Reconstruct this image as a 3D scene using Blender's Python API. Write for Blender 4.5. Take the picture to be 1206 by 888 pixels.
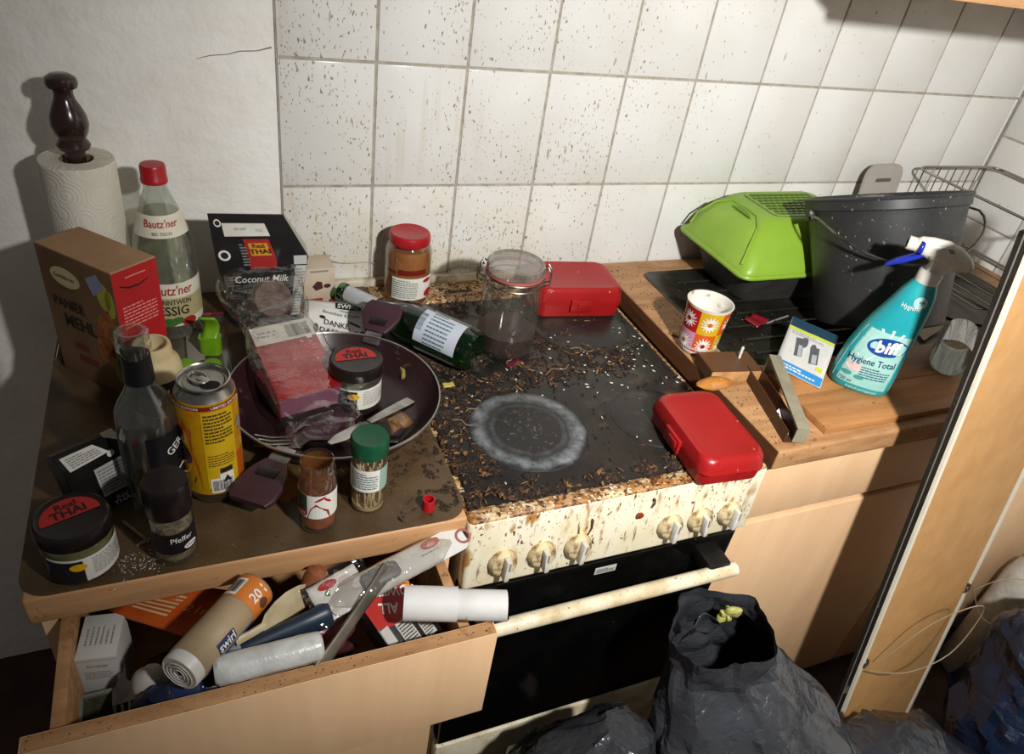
import bpy, bmesh, math, random
import numpy as np
from mathutils import Vector, Matrix, noise as mnoise

for o in list(bpy.data.objects):
    bpy.data.objects.remove(o, do_unlink=True)
scene = bpy.context.scene
C = scene.collection
PI = math.pi
R_ = math.radians
ZB = 1.052                      # height of the lower tile joint above the floor
WT = 0.865                      # left worktop
RW = 0.882                      # right worktop
ST = 0.862                      # hob

# ------------------------------------------------------------------ camera
cam_d = bpy.data.cameras.new('camera'); cam = bpy.data.objects.new('camera', cam_d); C.objects.link(cam)
right = Vector((0.92065156, -0.36408084, 0.1408753)); down = Vector((-0.1055009, -0.57947445, -0.80813298)); fwd = Vector((0.37585937, 0.72914642, -0.57190491))
m = Matrix((right, -down, -fwd)).transposed().to_4x4()
CAM = Vector((-0.28505, -1.18733, 0.48548 + ZB)); m.translation = CAM
cam.matrix_world = m
cam_d.sensor_fit = 'HORIZONTAL'; cam_d.sensor_width = 36; cam_d.lens = 862.92 / 1206 * 36; cam_d.clip_start = 0.01
scene.camera = cam

# ------------------------------------------------------------------ light
w = bpy.data.worlds.new('room'); scene.world = w; w.use_nodes = True
bg = w.node_tree.nodes['Background']; bg.inputs[0].default_value = (1.0, 0.97, 0.93, 1); bg.inputs[1].default_value = 0.085
ld = bpy.data.lights.new('hand_lamp', 'SPOT'); lo = bpy.data.objects.new('hand_lamp', ld); C.objects.link(lo)
lo.location = (0.17, -1.40, 0.70 + ZB); ld.energy = 134; ld.shadow_soft_size = 0.03; ld.color = (1.0, 0.995, 0.975)
ld.spot_size = R_(148); ld.spot_blend = 1.0
lo.rotation_euler = (Vector((1.15, -0.35, 0.80)) - lo.location).to_track_quat('-Z', 'Y').to_euler()
vs = scene.view_settings
vs.view_transform = 'Standard'; vs.look = 'None'; vs.gamma = 1; vs.use_curve_mapping = False; vs.exposure = 0.0

# ------------------------------------------------------------------ materials
MATS = {}
def srgb(h):
    if isinstance(h, str):
        h = h.lstrip('#'); c = [int(h[i:i+2], 16) / 255 for i in (0, 2, 4)]
        return tuple(x / 12.92 if x <= .04045 else ((x + .055) / 1.055) ** 2.4 for x in c) + (1,)
    return tuple(h) + ((1,) if len(h) == 3 else ())
class NT:
    def __init__(s, m): s.t = m.node_tree; s.n = s.t.nodes; s.l = s.t.links; s.b = s.n.get('Principled BSDF')
    def new(s, t, **k):
        n = s.n.new(t)
        for a, v in k.items(): setattr(n, a, v)
        return n
    def link(s, a, b): s.l.new(a, b)
    def coord(s, world=False, scale=(1, 1, 1)):
        if world: o = s.new('ShaderNodeNewGeometry').outputs['Position']
        else: o = s.new('ShaderNodeTexCoord').outputs['Object']
        mp = s.new('ShaderNodeMapping'); mp.inputs['Scale'].default_value = scale; s.link(o, mp.inputs[0])
        return mp.outputs[0]
    def noise(s, co, scale, detail=3, rough=.5, dist=0):
        n = s.new('ShaderNodeTexNoise'); n.inputs['Scale'].default_value = scale; n.inputs['Detail'].default_value = detail
        n.inputs['Roughness'].default_value = rough; n.inputs['Distortion'].default_value = dist; s.link(co, n.inputs['Vector'])
        return n.outputs['Fac']
    def ramp(s, f, a, b, va=0, vb=1):
        n = s.new('ShaderNodeMapRange'); n.inputs[1].default_value = a; n.inputs[2].default_value = b; n.inputs[3].default_value = va; n.inputs[4].default_value = vb
        n.clamp = True; s.link(f, n.inputs[0]); return n.outputs[0]
    def mul(s, a, b, op='MULTIPLY'):
        n = s.new('ShaderNodeMath', operation=op)
        for i, x in enumerate((a, b)):
            if isinstance(x, (int, float)): n.inputs[i].default_value = x
            else: s.link(x, n.inputs[i])
        return n.outputs[0]
    def mix(s, f, a, b):
        n = s.new('ShaderNodeMix', data_type='RGBA')
        if isinstance(f, (int, float)): n.inputs[0].default_value = f
        else: s.link(f, n.inputs[0])
        for i, x in ((6, a), (7, b)):
            if isinstance(x, tuple): n.inputs[i].default_value = x
            else: s.link(x, n.inputs[i])
        return n.outputs[2]
    def bump(s, h, strength, dist=.002):
        n = s.new('ShaderNodeBump'); n.inputs['Strength'].default_value = strength; n.inputs['Distance'].default_value = dist
        s.link(h, n.inputs['Height']); s.link(n.outputs[0], s.b.inputs['Normal'])
def mat(name, col='#808080', rough=.5, metal=0, var=None, spots=(), bump=None, world=False, spec=.5, coat=0, trans=0, ior=1.45):
    """var=(scale, colour2, lo, hi[, stretch]); spots=[(scale, lo, hi, colour, stretch, mask_scale)]; bump=(scale,strength,dist[,stretch])"""
    if name in MATS: return MATS[name]
    m = bpy.data.materials.new(name); m.use_nodes = True; t = NT(m); b = t.b
    c = srgb(col)
    b.inputs['Base Color'].default_value = c; b.inputs['Roughness'].default_value = rough; b.inputs['Metallic'].default_value = metal
    b.inputs['Specular IOR Level'].default_value = spec; b.inputs['Coat Weight'].default_value = coat; b.inputs['Coat Roughness'].default_value = .15
    b.inputs['Transmission Weight'].default_value = trans; b.inputs['IOR'].default_value = ior
    out = c
    if var is None: var = (30, tuple(x * .9 for x in c[:3]) + (1,), .35, .7)
    st = var[4] if len(var) > 4 else (1, 1, 1)
    f = t.ramp(t.noise(t.coord(world, st), var[0], 4, .6), var[2], var[3])
    out = t.mix(f, out, srgb(var[1]))
    for (sc, lo_, hi_, sc_col, sst, msk) in spots:
        f = t.ramp(t.noise(t.coord(world, sst), sc, 2, .5), lo_, hi_)
        if msk: f = t.mul(f, t.ramp(t.noise(t.coord(world), msk, 2, .5), .42, .58))
        out = t.mix(f, out, srgb(sc_col))
    t.link(out, b.inputs['Base Color'])
    if bump:
        st = bump[3] if len(bump) > 3 else (1, 1, 1)
        t.bump(t.noise(t.coord(world, st), bump[0], 4, .6), bump[1], bump[2])
    MATS[name] = m; return m
def clear(name, tint='#ffffff', gloss=.12, rough=.08, haze=0.0, hazecol='#ffffff', bump=None):
    """thin clear glass or film: see-through with a mirror sheen and some dust"""
    if name in MATS: return MATS[name]
    m = bpy.data.materials.new(name); m.use_nodes = True; t = NT(m); t.n.remove(t.b)
    o = t.n['Material Output']
    tr = t.new('ShaderNodeBsdfTransparent'); tr.inputs[0].default_value = srgb(tint)
    gl = t.new('ShaderNodeBsdfGlossy'); gl.inputs['Roughness'].default_value = rough
    df = t.new('ShaderNodeBsdfDiffuse'); df.inputs[0].default_value = srgb(hazecol)
    lw = t.new('ShaderNodeLayerWeight'); lw.inputs[0].default_value = .35
    f = t.mul(t.ramp(lw.outputs['Facing'], 0, 1, gloss * .35, gloss * 4), 1.0)
    m1 = t.new('ShaderNodeMixShader'); t.link(f, m1.inputs[0]); t.link(tr.outputs[0], m1.inputs[1]); t.link(gl.outputs[0], m1.inputs[2])
    m2 = t.new('ShaderNodeMixShader')
    hz = t.mul(t.ramp(t.noise(t.coord(), 45, 4, .7), .3, .75, .4, 1.4), haze)
    t.link(hz, m2.inputs[0]); t.link(m1.outputs[0], m2.inputs[1]); t.link(df.outputs[0], m2.inputs[2])
    t.link(m2.outputs[0], o.inputs[0])
    if bump:
        n = t.new('ShaderNodeBump'); n.inputs['Strength'].default_value = bump[1]; n.inputs['Distance'].default_value = bump[2]
        t.link(t.noise(t.coord(), bump[0], 3, .6), n.inputs['Height']); t.link(n.outputs[0], gl.inputs['Normal'])
    MATS[name] = m; return m

# ------------------------------------------------------------------ mesh helpers
class MB:
    """collects vertices and faces of one part"""
    def __init__(s): s.v = []; s.f = []
    def add(s, v, f, xf=None):
        k = len(s.v)
        s.v += [tuple(xf @ Vector(p)) if xf else tuple(p) for p in v]
        s.f += [tuple(i + k for i in q) for q in f]
        return s
    def box(s, c, d, bev=0, xf=None, seg=2):
        bm = bmesh.new(); bmesh.ops.create_cube(bm, size=1)
        for v in bm.verts: v.co = Vector((v.co.x * d[0] + c[0], v.co.y * d[1] + c[1], v.co.z * d[2] + c[2]))
        if bev: bmesh.ops.bevel(bm, geom=list(bm.edges), offset=bev, segments=seg, profile=.5, affect='EDGES')
        bm.verts.index_update(); s.add([v.co.copy() for v in bm.verts], [[v.index for v in f.verts] for f in bm.faces], xf); bm.free(); return s
    def lathe(s, prof, n=32, xf=None, a0=0, a1=2 * PI, sx=1, sy=1):
        full = abs(a1 - a0 - 2 * PI) < 1e-6
        k = n if full else n + 1
        v = []; f = []
        for (r, z) in prof:
            for i in range(k):
                a = a0 + (a1 - a0) * i / n
                v.append((r * math.sin(a) * sx, -r * math.cos(a) * sy, z))
        for j in range(len(prof) - 1):
            for i in range(n if not full else k):
                i2 = (i + 1) % k
                f.append((j * k + i, j * k + i2, (j + 1) * k + i2, (j + 1) * k + i))
        return s.add(v, f, xf)
    def tube(s, pts, r, n=8, xf=None, cap=True, closed=False, flat=1.0):
        P = [Vector(p) for p in pts]; m_ = len(P); v = []; f = []
        rr = r if isinstance(r, (list, tuple)) else [r] * m_
        prev = None
        for i in range(m_):
            if closed: t = (P[(i + 1) % m_] - P[i - 1])
            else: t = (P[min(i + 1, m_ - 1)] - P[max(i - 1, 0)])
            t.normalize()
            if prev is None:
                up = Vector((0, 0, 1)) if abs(t.z) < .9 else Vector((1, 0, 0))
                a = t.cross(up).normalized()
            else:
                a = (prev - t * prev.dot(t)).normalized()
            prev = a; b = t.cross(a)
            for k in range(n):
                g = 2 * PI * k / n
                v.append(P[i] + (a * math.cos(g) + b * math.sin(g) * flat) * rr[i])
        for i in range(m_ if closed else m_ - 1):
            for k in range(n):
                i2 = (i + 1) % m_; k2 = (k + 1) % n
                f.append((i * n + k, i * n + k2, i2 * n + k2, i2 * n + k))
        if cap and not closed:
            f.append(tuple(range(n - 1, -1, -1))); f.append(tuple((m_ - 1) * n + k for k in range(n)))
        return s.add(v, f, xf)
    def prism(s, poly, z0, z1, xf=None):
        n = len(poly); v = [(x, y, z0) for x, y in poly] + [(x, y, z1) for x, y in poly]
        f = [tuple(range(n - 1, -1, -1)), tuple(range(n, 2 * n))] + [(i, (i + 1) % n, n + (i + 1) % n, n + i) for i in range(n)]
        return s.add(v, f, xf)
    def loft(s, rings, cap0=True, cap1=True, xf=None):
        n = len(rings[0]); v = [p for r in rings for p in r]; f = []
        for j in range(len(rings) - 1):
            for i in range(n):
                i2 = (i + 1) % n
                f.append((j * n + i, j * n + i2, (j + 1) * n + i2, (j + 1) * n + i))
        if cap0: f.append(tuple(range(n - 1, -1, -1)))
        if cap1: f.append(tuple((len(rings) - 1) * n + i for i in range(n)))
        return s.add(v, f, xf)
    def grid(s, fn, nu, nv, xf=None):
        v = [fn(i / nu, j / nv) for j in range(nv + 1) for i in range(nu + 1)]
        f = [(j * (nu + 1) + i, j * (nu + 1) + i + 1, (j + 1) * (nu + 1) + i + 1, (j + 1) * (nu + 1) + i) for j in range(nv) for i in range(nu)]
        return s.add(v, f, xf)
    def mesh(s, name, smooth=35):
        me = bpy.data.meshes.new(name); me.from_pydata([tuple(p) for p in s.v], [], s.f); me.update()
        if smooth:
            me.polygons.foreach_set('use_smooth', [True] * len(me.polygons))
            try: me.set_sharp_from_angle(angle=R_(smooth))
            except Exception: pass
        return me
    def part(s, name, mt, parent=None, smooth=35, label=None, solid=0, recalc=False):
        me = s.mesh(name, smooth)
        if recalc:
            bm = bmesh.new(); bm.from_mesh(me); bmesh.ops.recalc_face_normals(bm, faces=bm.faces); bm.to_mesh(me); bm.free()
        me.materials.append(mt)
        o = bpy.data.objects.new(name, me); C.objects.link(o)
        if parent is not None: o.parent = parent
        if label: o['label'] = label
        if solid:
            md = o.modifiers.new('thickness', 'SOLIDIFY'); md.thickness = solid; md.offset = 0
        return o
def tag(o, label, cat, group=None, kind=None):
    if label: o['label'] = label
    if cat: o['category'] = cat
    if group: o['group'] = group
    if kind: o['kind'] = kind
    return o
def thing(name, label, cat, loc=(0, 0, 0), rz=0, group=None, rot=None):
    o = bpy.data.objects.new(name, None); C.objects.link(o); o.empty_display_size = .02
    o.location = loc; o.rotation_euler = rot if rot else (0, 0, rz)
    return tag(o, label, cat, group)
def struct(o): o['kind'] = 'structure'; return o
def copy_part(o, loc=None, parent=None, rz=None):
    c = o.copy(); C.objects.link(c)
    if parent is not None: c.parent = parent
    if loc is not None: c.location = loc
    if rz is not None: c.rotation_euler = (0, 0, rz)
    return c
def facing(x, y): return math.atan2(CAM.x - x, y - CAM.y)      # angle whose outward normal looks along the aisle towards the viewer's side

# flat print: 2D shapes laid on a surface by a mapping
_tc = {}
def txt(s, u=0, v=0, size=.01, sx=1, shear=0, rot=0, bold=0):
    key = (s, bold)
    if key not in _tc:
        cu = bpy.data.curves.new('t', 'FONT'); cu.body = s; cu.align_x = 'CENTER'; cu.align_y = 'CENTER'; cu.size = 1; cu.resolution_u = 2; cu.offset = bold
        ob = bpy.data.objects.new('t', cu); C.objects.link(ob)
        dg = bpy.context.evaluated_depsgraph_get(); me = ob.evaluated_get(dg).to_mesh()
        _tc[key] = ([(p.co.x, p.co.y) for p in me.vertices], [tuple(f.vertices) for f in me.polygons])
        ob.evaluated_get(dg).to_mesh_clear(); bpy.data.objects.remove(ob); bpy.data.curves.remove(cu)
    V, F = _tc[key]; c, s_ = math.cos(rot), math.sin(rot); out = []
    for x, y in V:
        x = (x + shear * y) * size * sx; y = y * size
        out.append((u + c * x - s_ * y, v + s_ * x + c * y))
    return out, F
def rect(u, v, w_, h, nu=1, nv=1, rot=0):
    c, s_ = math.cos(rot), math.sin(rot); V = []
    for j in range(nv + 1):
        for i in range(nu + 1):
            x = (i / nu - .5) * w_; y = (j / nv - .5) * h; V.append((u + c * x - s_ * y, v + s_ * x + c * y))
    return V, [(j * (nu + 1) + i, j * (nu + 1) + i + 1, (j + 1) * (nu + 1) + i + 1, (j + 1) * (nu + 1) + i) for j in range(nv) for i in range(nu)]
def ell(u, v, a, b, n=28, a0=0, a1=2 * PI, rot=0):
    V = [(0, 0)] + [(a * math.cos(a0 + (a1 - a0) * i / n), b * math.sin(a0 + (a1 - a0) * i / n)) for i in range(n + 1)]
    c, s_ = math.cos(rot), math.sin(rot)
    return [(u + c * x - s_ * y, v + s_ * x + c * y) for x, y in V], [(0, i, i + 1) for i in range(1, n + 1)]
def poly(pts): return list(pts), [tuple(range(len(pts)))]
class Sh(tuple): pieces = None
def merge(*sh):
    V = []; F = []; pcs = []
    for q in sh: pcs += (q.pieces if getattr(q, 'pieces', None) else [q])
    for v, f in sh:
        k = len(V); V += v; F += [tuple(i + k for i in q) for q in f]
    r = Sh((V, F)); r.pieces = pcs; return r
def lines(u, v, w_, h, n, seed=0, rot=0, thick=.5):
    rd = random.Random(seed); sh = []; dh = h / n
    for j in range(n):
        x = 0; y = h / 2 - (j + .5) * dh
        end = w_ * (1 if j % 4 else rd.uniform(.5, 1))
        while x < end:
            l = min(rd.uniform(.05, .16) * w_, end - x)
            if l > .02 * w_:
                c, s_ = math.cos(rot), math.sin(rot); px = x + l / 2 - w_ / 2
                sh.append(rect(u + c * px - s_ * y, v + s_ * px + c * y, l, dh * thick, rot=rot))
            x += l + .025 * w_
    r = merge(*sh); r.pieces = None; r.fine = True; return r
def bars(u, v, w_, h, n=22, seed=0, rot=0):
    rd = random.Random(seed); sh = []; x = -w_ / 2; st = w_ / n
    for i in range(n):
        l = st * rd.uniform(.25, .7); c, s_ = math.cos(rot), math.sin(rot); px = x + i * st + l / 2
        sh.append(rect(u + c * px, v + s_ * px, l, h, rot=rot))
    r = merge(*sh); r.pieces = None; r.fine = True; return r
def plane(o, ux, uy, e=.0005):
    o, ux, uy = Vector(o), Vector(ux).normalized(), Vector(uy).normalized(); n = ux.cross(uy)
    return lambda u, v: o + ux * u + uy * v + n * e
def cyl(r, a=0, z=0, e=.0005):
    def fn(u, v):
        rr = (r(z + v) if callable(r) else r); g = a + u / rr
        return Vector(((rr + e) * math.sin(g), -(rr + e) * math.cos(g), z + v))
    return fn
def prt(name, shape, mp, mt, parent, label=None):
    if getattr(shape, 'pieces', None):
        os_ = [prt(name, q, mp, mt, parent, label) for q in shape.pieces]; return os_[0]
    if getattr(shape, 'fine', False):
        b = MB(); b.add([mp(u, v) for u, v in shape[0]], shape[1]); o = b.part(name, mt, parent, smooth=0); o['kind'] = 'stuff'; return o
    b = MB(); b.add([mp(u, v) for u, v in shape[0]], shape[1]); return b.part(name, mt, parent, smooth=0, label=label)
def rprof(prof):
    ps = sorted(((z, r) for r, z in prof)); zs = [p[0] for p in ps]; rs = [p[1] for p in ps]
    return lambda z: float(np.interp(z, zs, rs))
def nz(p, sc=1.0, seed=0): return mnoise.noise(Vector((p[0] * sc + seed * 7.1, p[1] * sc - seed * 3.3, p[2] * sc + seed * 1.7)))
def rrect(w_, d, r, n=5, cx=0, cy=0):
    out = []
    for sx, sy, a in ((1, 1, 0), (-1, 1, PI / 2), (-1, -1, PI), (1, -1, 1.5 * PI)):
        for i in range(n + 1):
            g = a + PI / 2 * i / n
            out.append((cx + sx * (w_ / 2 - r) + r * math.cos(g), cy + sy * (d / 2 - r) + r * math.sin(g)))
    return out

# ================================================================== THE SETTING
plaster = mat('plaster', '#f0ede6', .9, var=(9, '#e3ded4', .35, .75), spots=[(150, .76, .80, '#8d867a', (1, 1, 2), 4)], bump=(38, .55, .006), world=True)
floor_m = mat('floor_lino', '#4a3022', .6, var=(12, '#2e1c12', .3, .7), spots=[(40, .6, .7, '#1d120c', (1, 1, 1), 6)], world=True)
grout_m = mat('grout', '#a9a294', .85, var=(40, '#8a8172', .4, .7), world=True)
def tile_mat():
    m = bpy.data.materials.new('glazed_tile'); m.use_nodes = True; t = NT(m); b = t.b
    co = t.coord(True)
    base = t.mix(t.ramp(t.noise(co, 5, 3), .35, .7), srgb('#d8d7d2'), srgb('#cecbc3'))
    # yellow grease film low behind the stove
    sep = t.new('ShaderNodeSeparateXYZ'); t.link(t.new('ShaderNodeNewGeometry').outputs['Position'], sep.inputs[0])
    low = t.mul(t.ramp(sep.outputs['Z'], ZB + .05, ZB - .2), t.ramp(sep.outputs['X'], .55, .2))
    base = t.mix(t.mul(t.mul(low, t.ramp(t.noise(co, 14, 4, .65), .35, .65)), .6), base, srgb('#c9b58a'))
    # splashed spots: many near the stove, few further right
    dens = t.ramp(sep.outputs['X'], .3, 1.25, .508, .60)
    for sc, st, thr, col, d2 in ((170, (1, 1, .55), .165, '#5b4126', 0), (260, (1, 1, .45), .13, '#6b4f2d', .02), (105, (1, 1, .8), .2, '#4a3623', .045), (120, (1, 1, .22), .17, '#9a8358', .03)):
        n1 = t.noise(t.coord(True, st), sc, 1, .4)
        lim = t.mul(t.mul(dens, thr + d2, 'ADD'), t.ramp(t.noise(co, 6, 2), .35, .65, .045, -.02), 'ADD')
        f = t.ramp(t.mul(n1, lim, 'SUBTRACT'), 0, .035)
        base = t.mix(t.mul(f, .72), base, srgb(col))
    dr = t.noise(t.coord(True, (1, 1, .09)), 26, 3, .6)           # old runs
    base = t.mix(t.mul(t.mul(t.ramp(dr, .6, .72), t.ramp(sep.outputs['X'], .75, .1)), .3), base, srgb('#b59a67'))
    t.link(base, b.inputs['Base Color']); b.inputs['Roughness'].default_value = .22; b.inputs['Specular IOR Level'].default_value = .35
    t.bump(t.noise(co, 7, 2), .12, .004)
    return m
tile_m = tile_mat()
beech = mat('beech', '#c4966a', .5, var=(7, '#a97c52', .3, .75, (1, 9, 9)), spots=[(130, .68, .74, '#7a5434', (1, 1, 1), 7)], world=True)
beech_front = mat('beech_front', '#e0ba91', .55, var=(5, '#d6ae84', .3, .7, (6, 6, .6)), spots=[(160, .76, .80, '#6e4e34', (1, 1, 1), 9)], world=True)
beech_dirty = mat('beech_dirty', '#b98d62', .55, var=(9, '#8f6640', .3, .7, (1, 5, 5)), spots=[(90, .6, .72, '#7a5535', (1, 1, 1), 9), (260, .66, .72, '#543820', (1, 1, 1), 14)], world=True)
beech_dark = mat('beech_edge_brown', '#6d4428', .5, var=(8, '#54331d', .3, .7, (1, 1, 8)), world=True)

b = MB(); b.box((-.2, .055, 1.3), (3.6, .1, 2.6)); wall_back = struct(b.part('wall_back', plaster))
b = MB(); b.box((.6825, .0035, .99), (1.665, .003, 1.24)); grout_back = b.part('grout_bed', grout_m, wall_back)
tb = MB(); tb.box((0, 0, 0), (.1455, .007, .1955), .0012); tmesh = tb.mesh('tile'); tmesh.materials.append(tile_m)
def tile(parent, loc, rz=0, sc=(1, 1, 1)):
    o = bpy.data.objects.new('tile', tmesh); C.objects.link(o); o.parent = parent; o.location = loc; o.rotation_euler = (0, 0, rz); o.scale = sc; return o
for j in range(-1, 3):
    for i in range(11):
        tile(wall_back, (-.075 + .15 * i, .0035, ZB + .1 + .2 * j))
tile(wall_back, (1.507, .0035, ZB + .3), 0, (.1, 1, 1)); tile(wall_back, (1.507, .0035, ZB + .1), 0, (.1, 1, 1))
b = MB(); b.box((1.57, -1.0, 1.3), (.1, 2.2, 2.6)); wall_right = struct(b.part('wall_right', plaster))
b = MB(); b.box((1.5185, -.36, .99), (.003, .72, 1.24)); b.part('grout_bed', grout_m, wall_right)
for j in range(-1, 4):
    for i in range(5):
        tile(wall_right, (1.5185, -.075 - .15 * i, ZB - .185 + .2 * j), PI / 2)
b = MB(); b.box((.2, -1.2, -.02), (4.4, 3.2, .04)); struct(b.part('floor', floor_m))
cream_trim = mat('trim_white', '#cdc3ad', .5, var=(30, '#8d7c5c', .4, .7), world=True)
b = MB(); b.box((.17, -.008, .871), (.6, .014, .016), .003); struct(b.part('trim_1', cream_trim))

# ------------------------------------------------------------------ upper units (only their lower edges reach the view)
uc = thing('wall_cabinet', 'light wood wall cabinet above the sink, its lower front edge showing', 'cabinet', (1.07, -.17, ZB + .41))
b = MB(); b.box((0, 0, .3), (.76, .30, .58)); b.part('body', beech_front, uc)
b = MB(); b.box((-.19, -.16, .3), (.375, .018, .6), .002); b.part('door', beech, uc)
b = MB(); b.box((.19, -.16, .3), (.375, .018, .6), .002); b.part('door', beech, uc)

# ------------------------------------------------------------------ left base cabinet with its open drawer
lc = thing('base_cabinet', 'beech base cabinet with an overfull open drawer beside the cooker', 'cabinet', (0, 0, 0))
b = MB(); b.box((-.475, -.3, .46), (.016, .56, .72)); b.part('side_panel', beech_front, lc)
b = MB(); b.box((-.026, -.3, .46), (.016, .56, .72)); b.part('side_panel', beech_front, lc)
b = MB(); b.box((-.25, -.03, .46), (.44, .008, .72)); b.part('back_panel', beech_dark, lc)
b = MB(); b.box((-.25, -.3, .11), (.44, .56, .016)); b.part('bottom_panel', beech_front, lc)
b = MB(); b.box((-.25, -.54, .05), (.44, .016, .1)); b.part('plinth', beech_dark, lc)
b = MB(); b.box((-.25, -.591, .375), (.462, .018, .55), .002); dl = b.part('door', beech_front, lc)
b = MB(); b.tube([(-.30, -.6, .56), (-.30, -.625, .56), (-.20, -.625, .56), (-.20, -.6, .56)], .005, 8); b.part('handle', mat('steel_dull', '#8d8a84', .35, 1), dl)
# drawer
drw = MB()
drw.box((-.457, -.55, .752), (.013, .35, .11), .001); drw.box((-.046, -.55, .752), (.013, .35, .11), .001)
drw.box((-.2515, -.379, .752), (.40, .012, .11), .001); drw.box((-.2515, -.55, .70), (.40, .34, .006))
drawer = drw.part('drawer', beech_dirty, lc)
b = MB(); b.box((-.25, -.736, ZB - .305), (.464, .018, .16), .0012); df = b.part('drawer_front', beech_front, drawer)
b = MB(); b.box((-.25, -.7365, ZB - .2248), (.460, .0155, .0012)); b.part('edge_band', beech_dirty, drawer, label='stained top edge of the drawer front')

b = MB(); b.box((-.2485, -.302, WT - .0195), (.477, .602, .039), .004, seg=3)
wl = tag(b.part('worktop', beech), 'beech worktop with a chipped front edge, left of the cooker under the brown film', 'worktop')
film_m = mat('table_film', '#5a4630', .32, var=(14, '#42321f', .3, .7), spots=[(30, .6, .72, '#3a2a19', (1, 1, 1), 5), (300, .68, .73, '#857a60', (1, 1, 1), 8), (160, .72, .76, '#1c130b', (1, 1, 1), 0)], world=True, spec=.4, bump=(60, .12, .002))
b = MB(); b.prism(rrect(.484, .598, .03, 6, -.2495, -.302), WT, WT + .0016)
tag(b.part('table_mat', film_m, smooth=30), 'grimy brown table film with rounded corners covering the left worktop', 'table mat')

# ------------------------------------------------------------------ right base cabinet and worktop
rc = thing('base_cabinet', 'beech sink cabinet with plain flat fronts, right of the cooker', 'cabinet', (0, 0, 0))
b = MB(); b.box((.995, -.29, .471), (1.02, .55, .742)); b.part('body', beech_dark, rc)
for x0, x1 in ((.484, .995), (1.0, 1.505)):
    b = MB(); b.box(((x0 + x1) / 2, -.576, ZB - .275), (x1 - x0, .018, .125), .0015); b.part('drawer_front', beech_front, rc)
    b = MB(); b.box(((x0 + x1) / 2, -.576, .405), (x1 - x0, .018, .59), .0015); b.part('door', beech_front, rc)
b = MB(); b.box((.995, -.52, .05), (1.02, .016, .1)); b.part('plinth', beech_dark, rc)
b = MB(); b.box((.996, -.303, RW - .019), (1.036, .603, .038), .005, seg=3)
wr = tag(b.part('worktop', beech_dirty), 'beech worktop with dirt and crumbs carrying the sink, right of the cooker', 'worktop')
b = MB(); b.box((.4772, -.303, RW - .019), (.0012, .598, .034)); tag(b.part('edge_strip', beech_dark), None, None).parent = wr

# ------------------------------------------------------------------ sink
steel_dirty = mat('steel_dirty', '#5d5a52', .38, .85, var=(14, '#3a352c', .3, .7), spots=[(50, .62, .7, '#2b241a', (1, 1, 1), 6)], world=True, bump=(70, .15, .001))
sk = thing('kitchen_sink', 'dirty stainless inset sink with ribbed drainer under the bucket', 'sink', (0, 0, 0))
x0, x1, y0, y1 = .55, 1.43, -.425, -.055
rim = MB()
def sring(wd, r, z): return [(px, py, z) for px, py in rrect(x1 - x0 - wd, y1 - y0 - wd, r, 5, (x0 + x1) / 2, (y0 + y1) / 2)]
rim.loft([sring(0, .02, RW + .0004), sring(.006, .02, RW + .004), sring(.03, .03, RW + .004), sring(.05, .03, RW + .001)], False, True); rim.part('drainer', steel_dirty, sk, recalc=True)
for i in range(7):
    b = MB(); yy = -.11 - .043 * i; b.tube([(.61, yy, RW + .0042), (.98, yy, RW + .0042)], .003, 6); b.part('rib', steel_dirty, sk)
bw = MB(); bw.lathe([(.13, RW + .005), (.125, RW + .0015), (.11, RW + .0012), (0, RW + .0011)], 24, Matrix.Translation((1.25, -.24, 0))); bw.part('bowl', steel_dirty, sk)

# ------------------------------------------------------------------ cooker
enamel = mat('cream_enamel', '#e2dac2', .32, var=(16, '#d8c9a0', .4, .75),
             spots=[(60, .58, .70, '#a5773f', (1, 1, .4), 12), (170, .63, .69, '#5a3418', (1, 1, .5), 12), (110, .64, .72, '#7d4a20', (1, 1, .10), 10), (150, .64, .70, '#4f2d14', (1, 1, .12), 16), (280, .68, .72, '#3a2413', (1, 1, .7), 0)], world=True)
enamel_top = mat('cream_enamel_crusted', '#cdb88c', .45, var=(28, '#a77b48', .35, .65),
             spots=[(55, .40, .62, '#94632f', (1, 1, 1), 0), (120, .50, .62, '#5d3317', (1, 1, 1), 0), (240, .57, .64, '#2e180b', (1, 1, 1), 0), (180, .62, .68, '#e0d6bc', (1, 1, 1), 0)], world=True, bump=(90, .6, .003))
enamel_white = mat('cream_enamel_clean', '#d6cbb0', .35, var=(20, '#b7a27a', .45, .7), spots=[(300, .68, .72, '#5a3a1c', (1, 1, 1), 0)], world=True)
blackglass = mat('oven_glass', '#060606', .12, var=(20, '#0b0a09', .4, .7), spots=[(200, .74, .77, '#4b453b', (1, 1, 1), 7)], world=True, spec=.4)
blackmetal = mat('black_enamel', '#0d0c0b', .4, var=(20, '#171411', .4, .7), world=True)
hobm = mat('hob_black', '#181716', .34, var=(9, '#2a2724', .3, .7), spots=[(26, .58, .68, '#3d3226', (1, 1, 1), 6), (300, .68, .72, '#5b5142', (1, 1, 1), 9)], world=True, bump=(120, .15, .001))
cx0, cx1 = -.008, .458; cxm = (cx0 + cx1) / 2; cw = cx1 - cx0
ck = thing('cooker', 'filthy cream freestanding cooker with black hob and black oven door', 'cooker', (0, 0, 0))
b = MB(); b.box((cxm, -.31, .44), (cw - .004, .55, .82)); b.part('body', enamel_white, ck)
b = MB(); b.box((cxm, -.315, ST - .012), (cw, .59, .018), .004); b.part('hob_frame', enamel_top, ck, label='crusted cream rim around the hob')
b = MB(); b.box((cxm, -.335, ST - .002), (cw - .022, .5, .006), .002); hob = b.part('hob_plate', hobm, ck)
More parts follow.
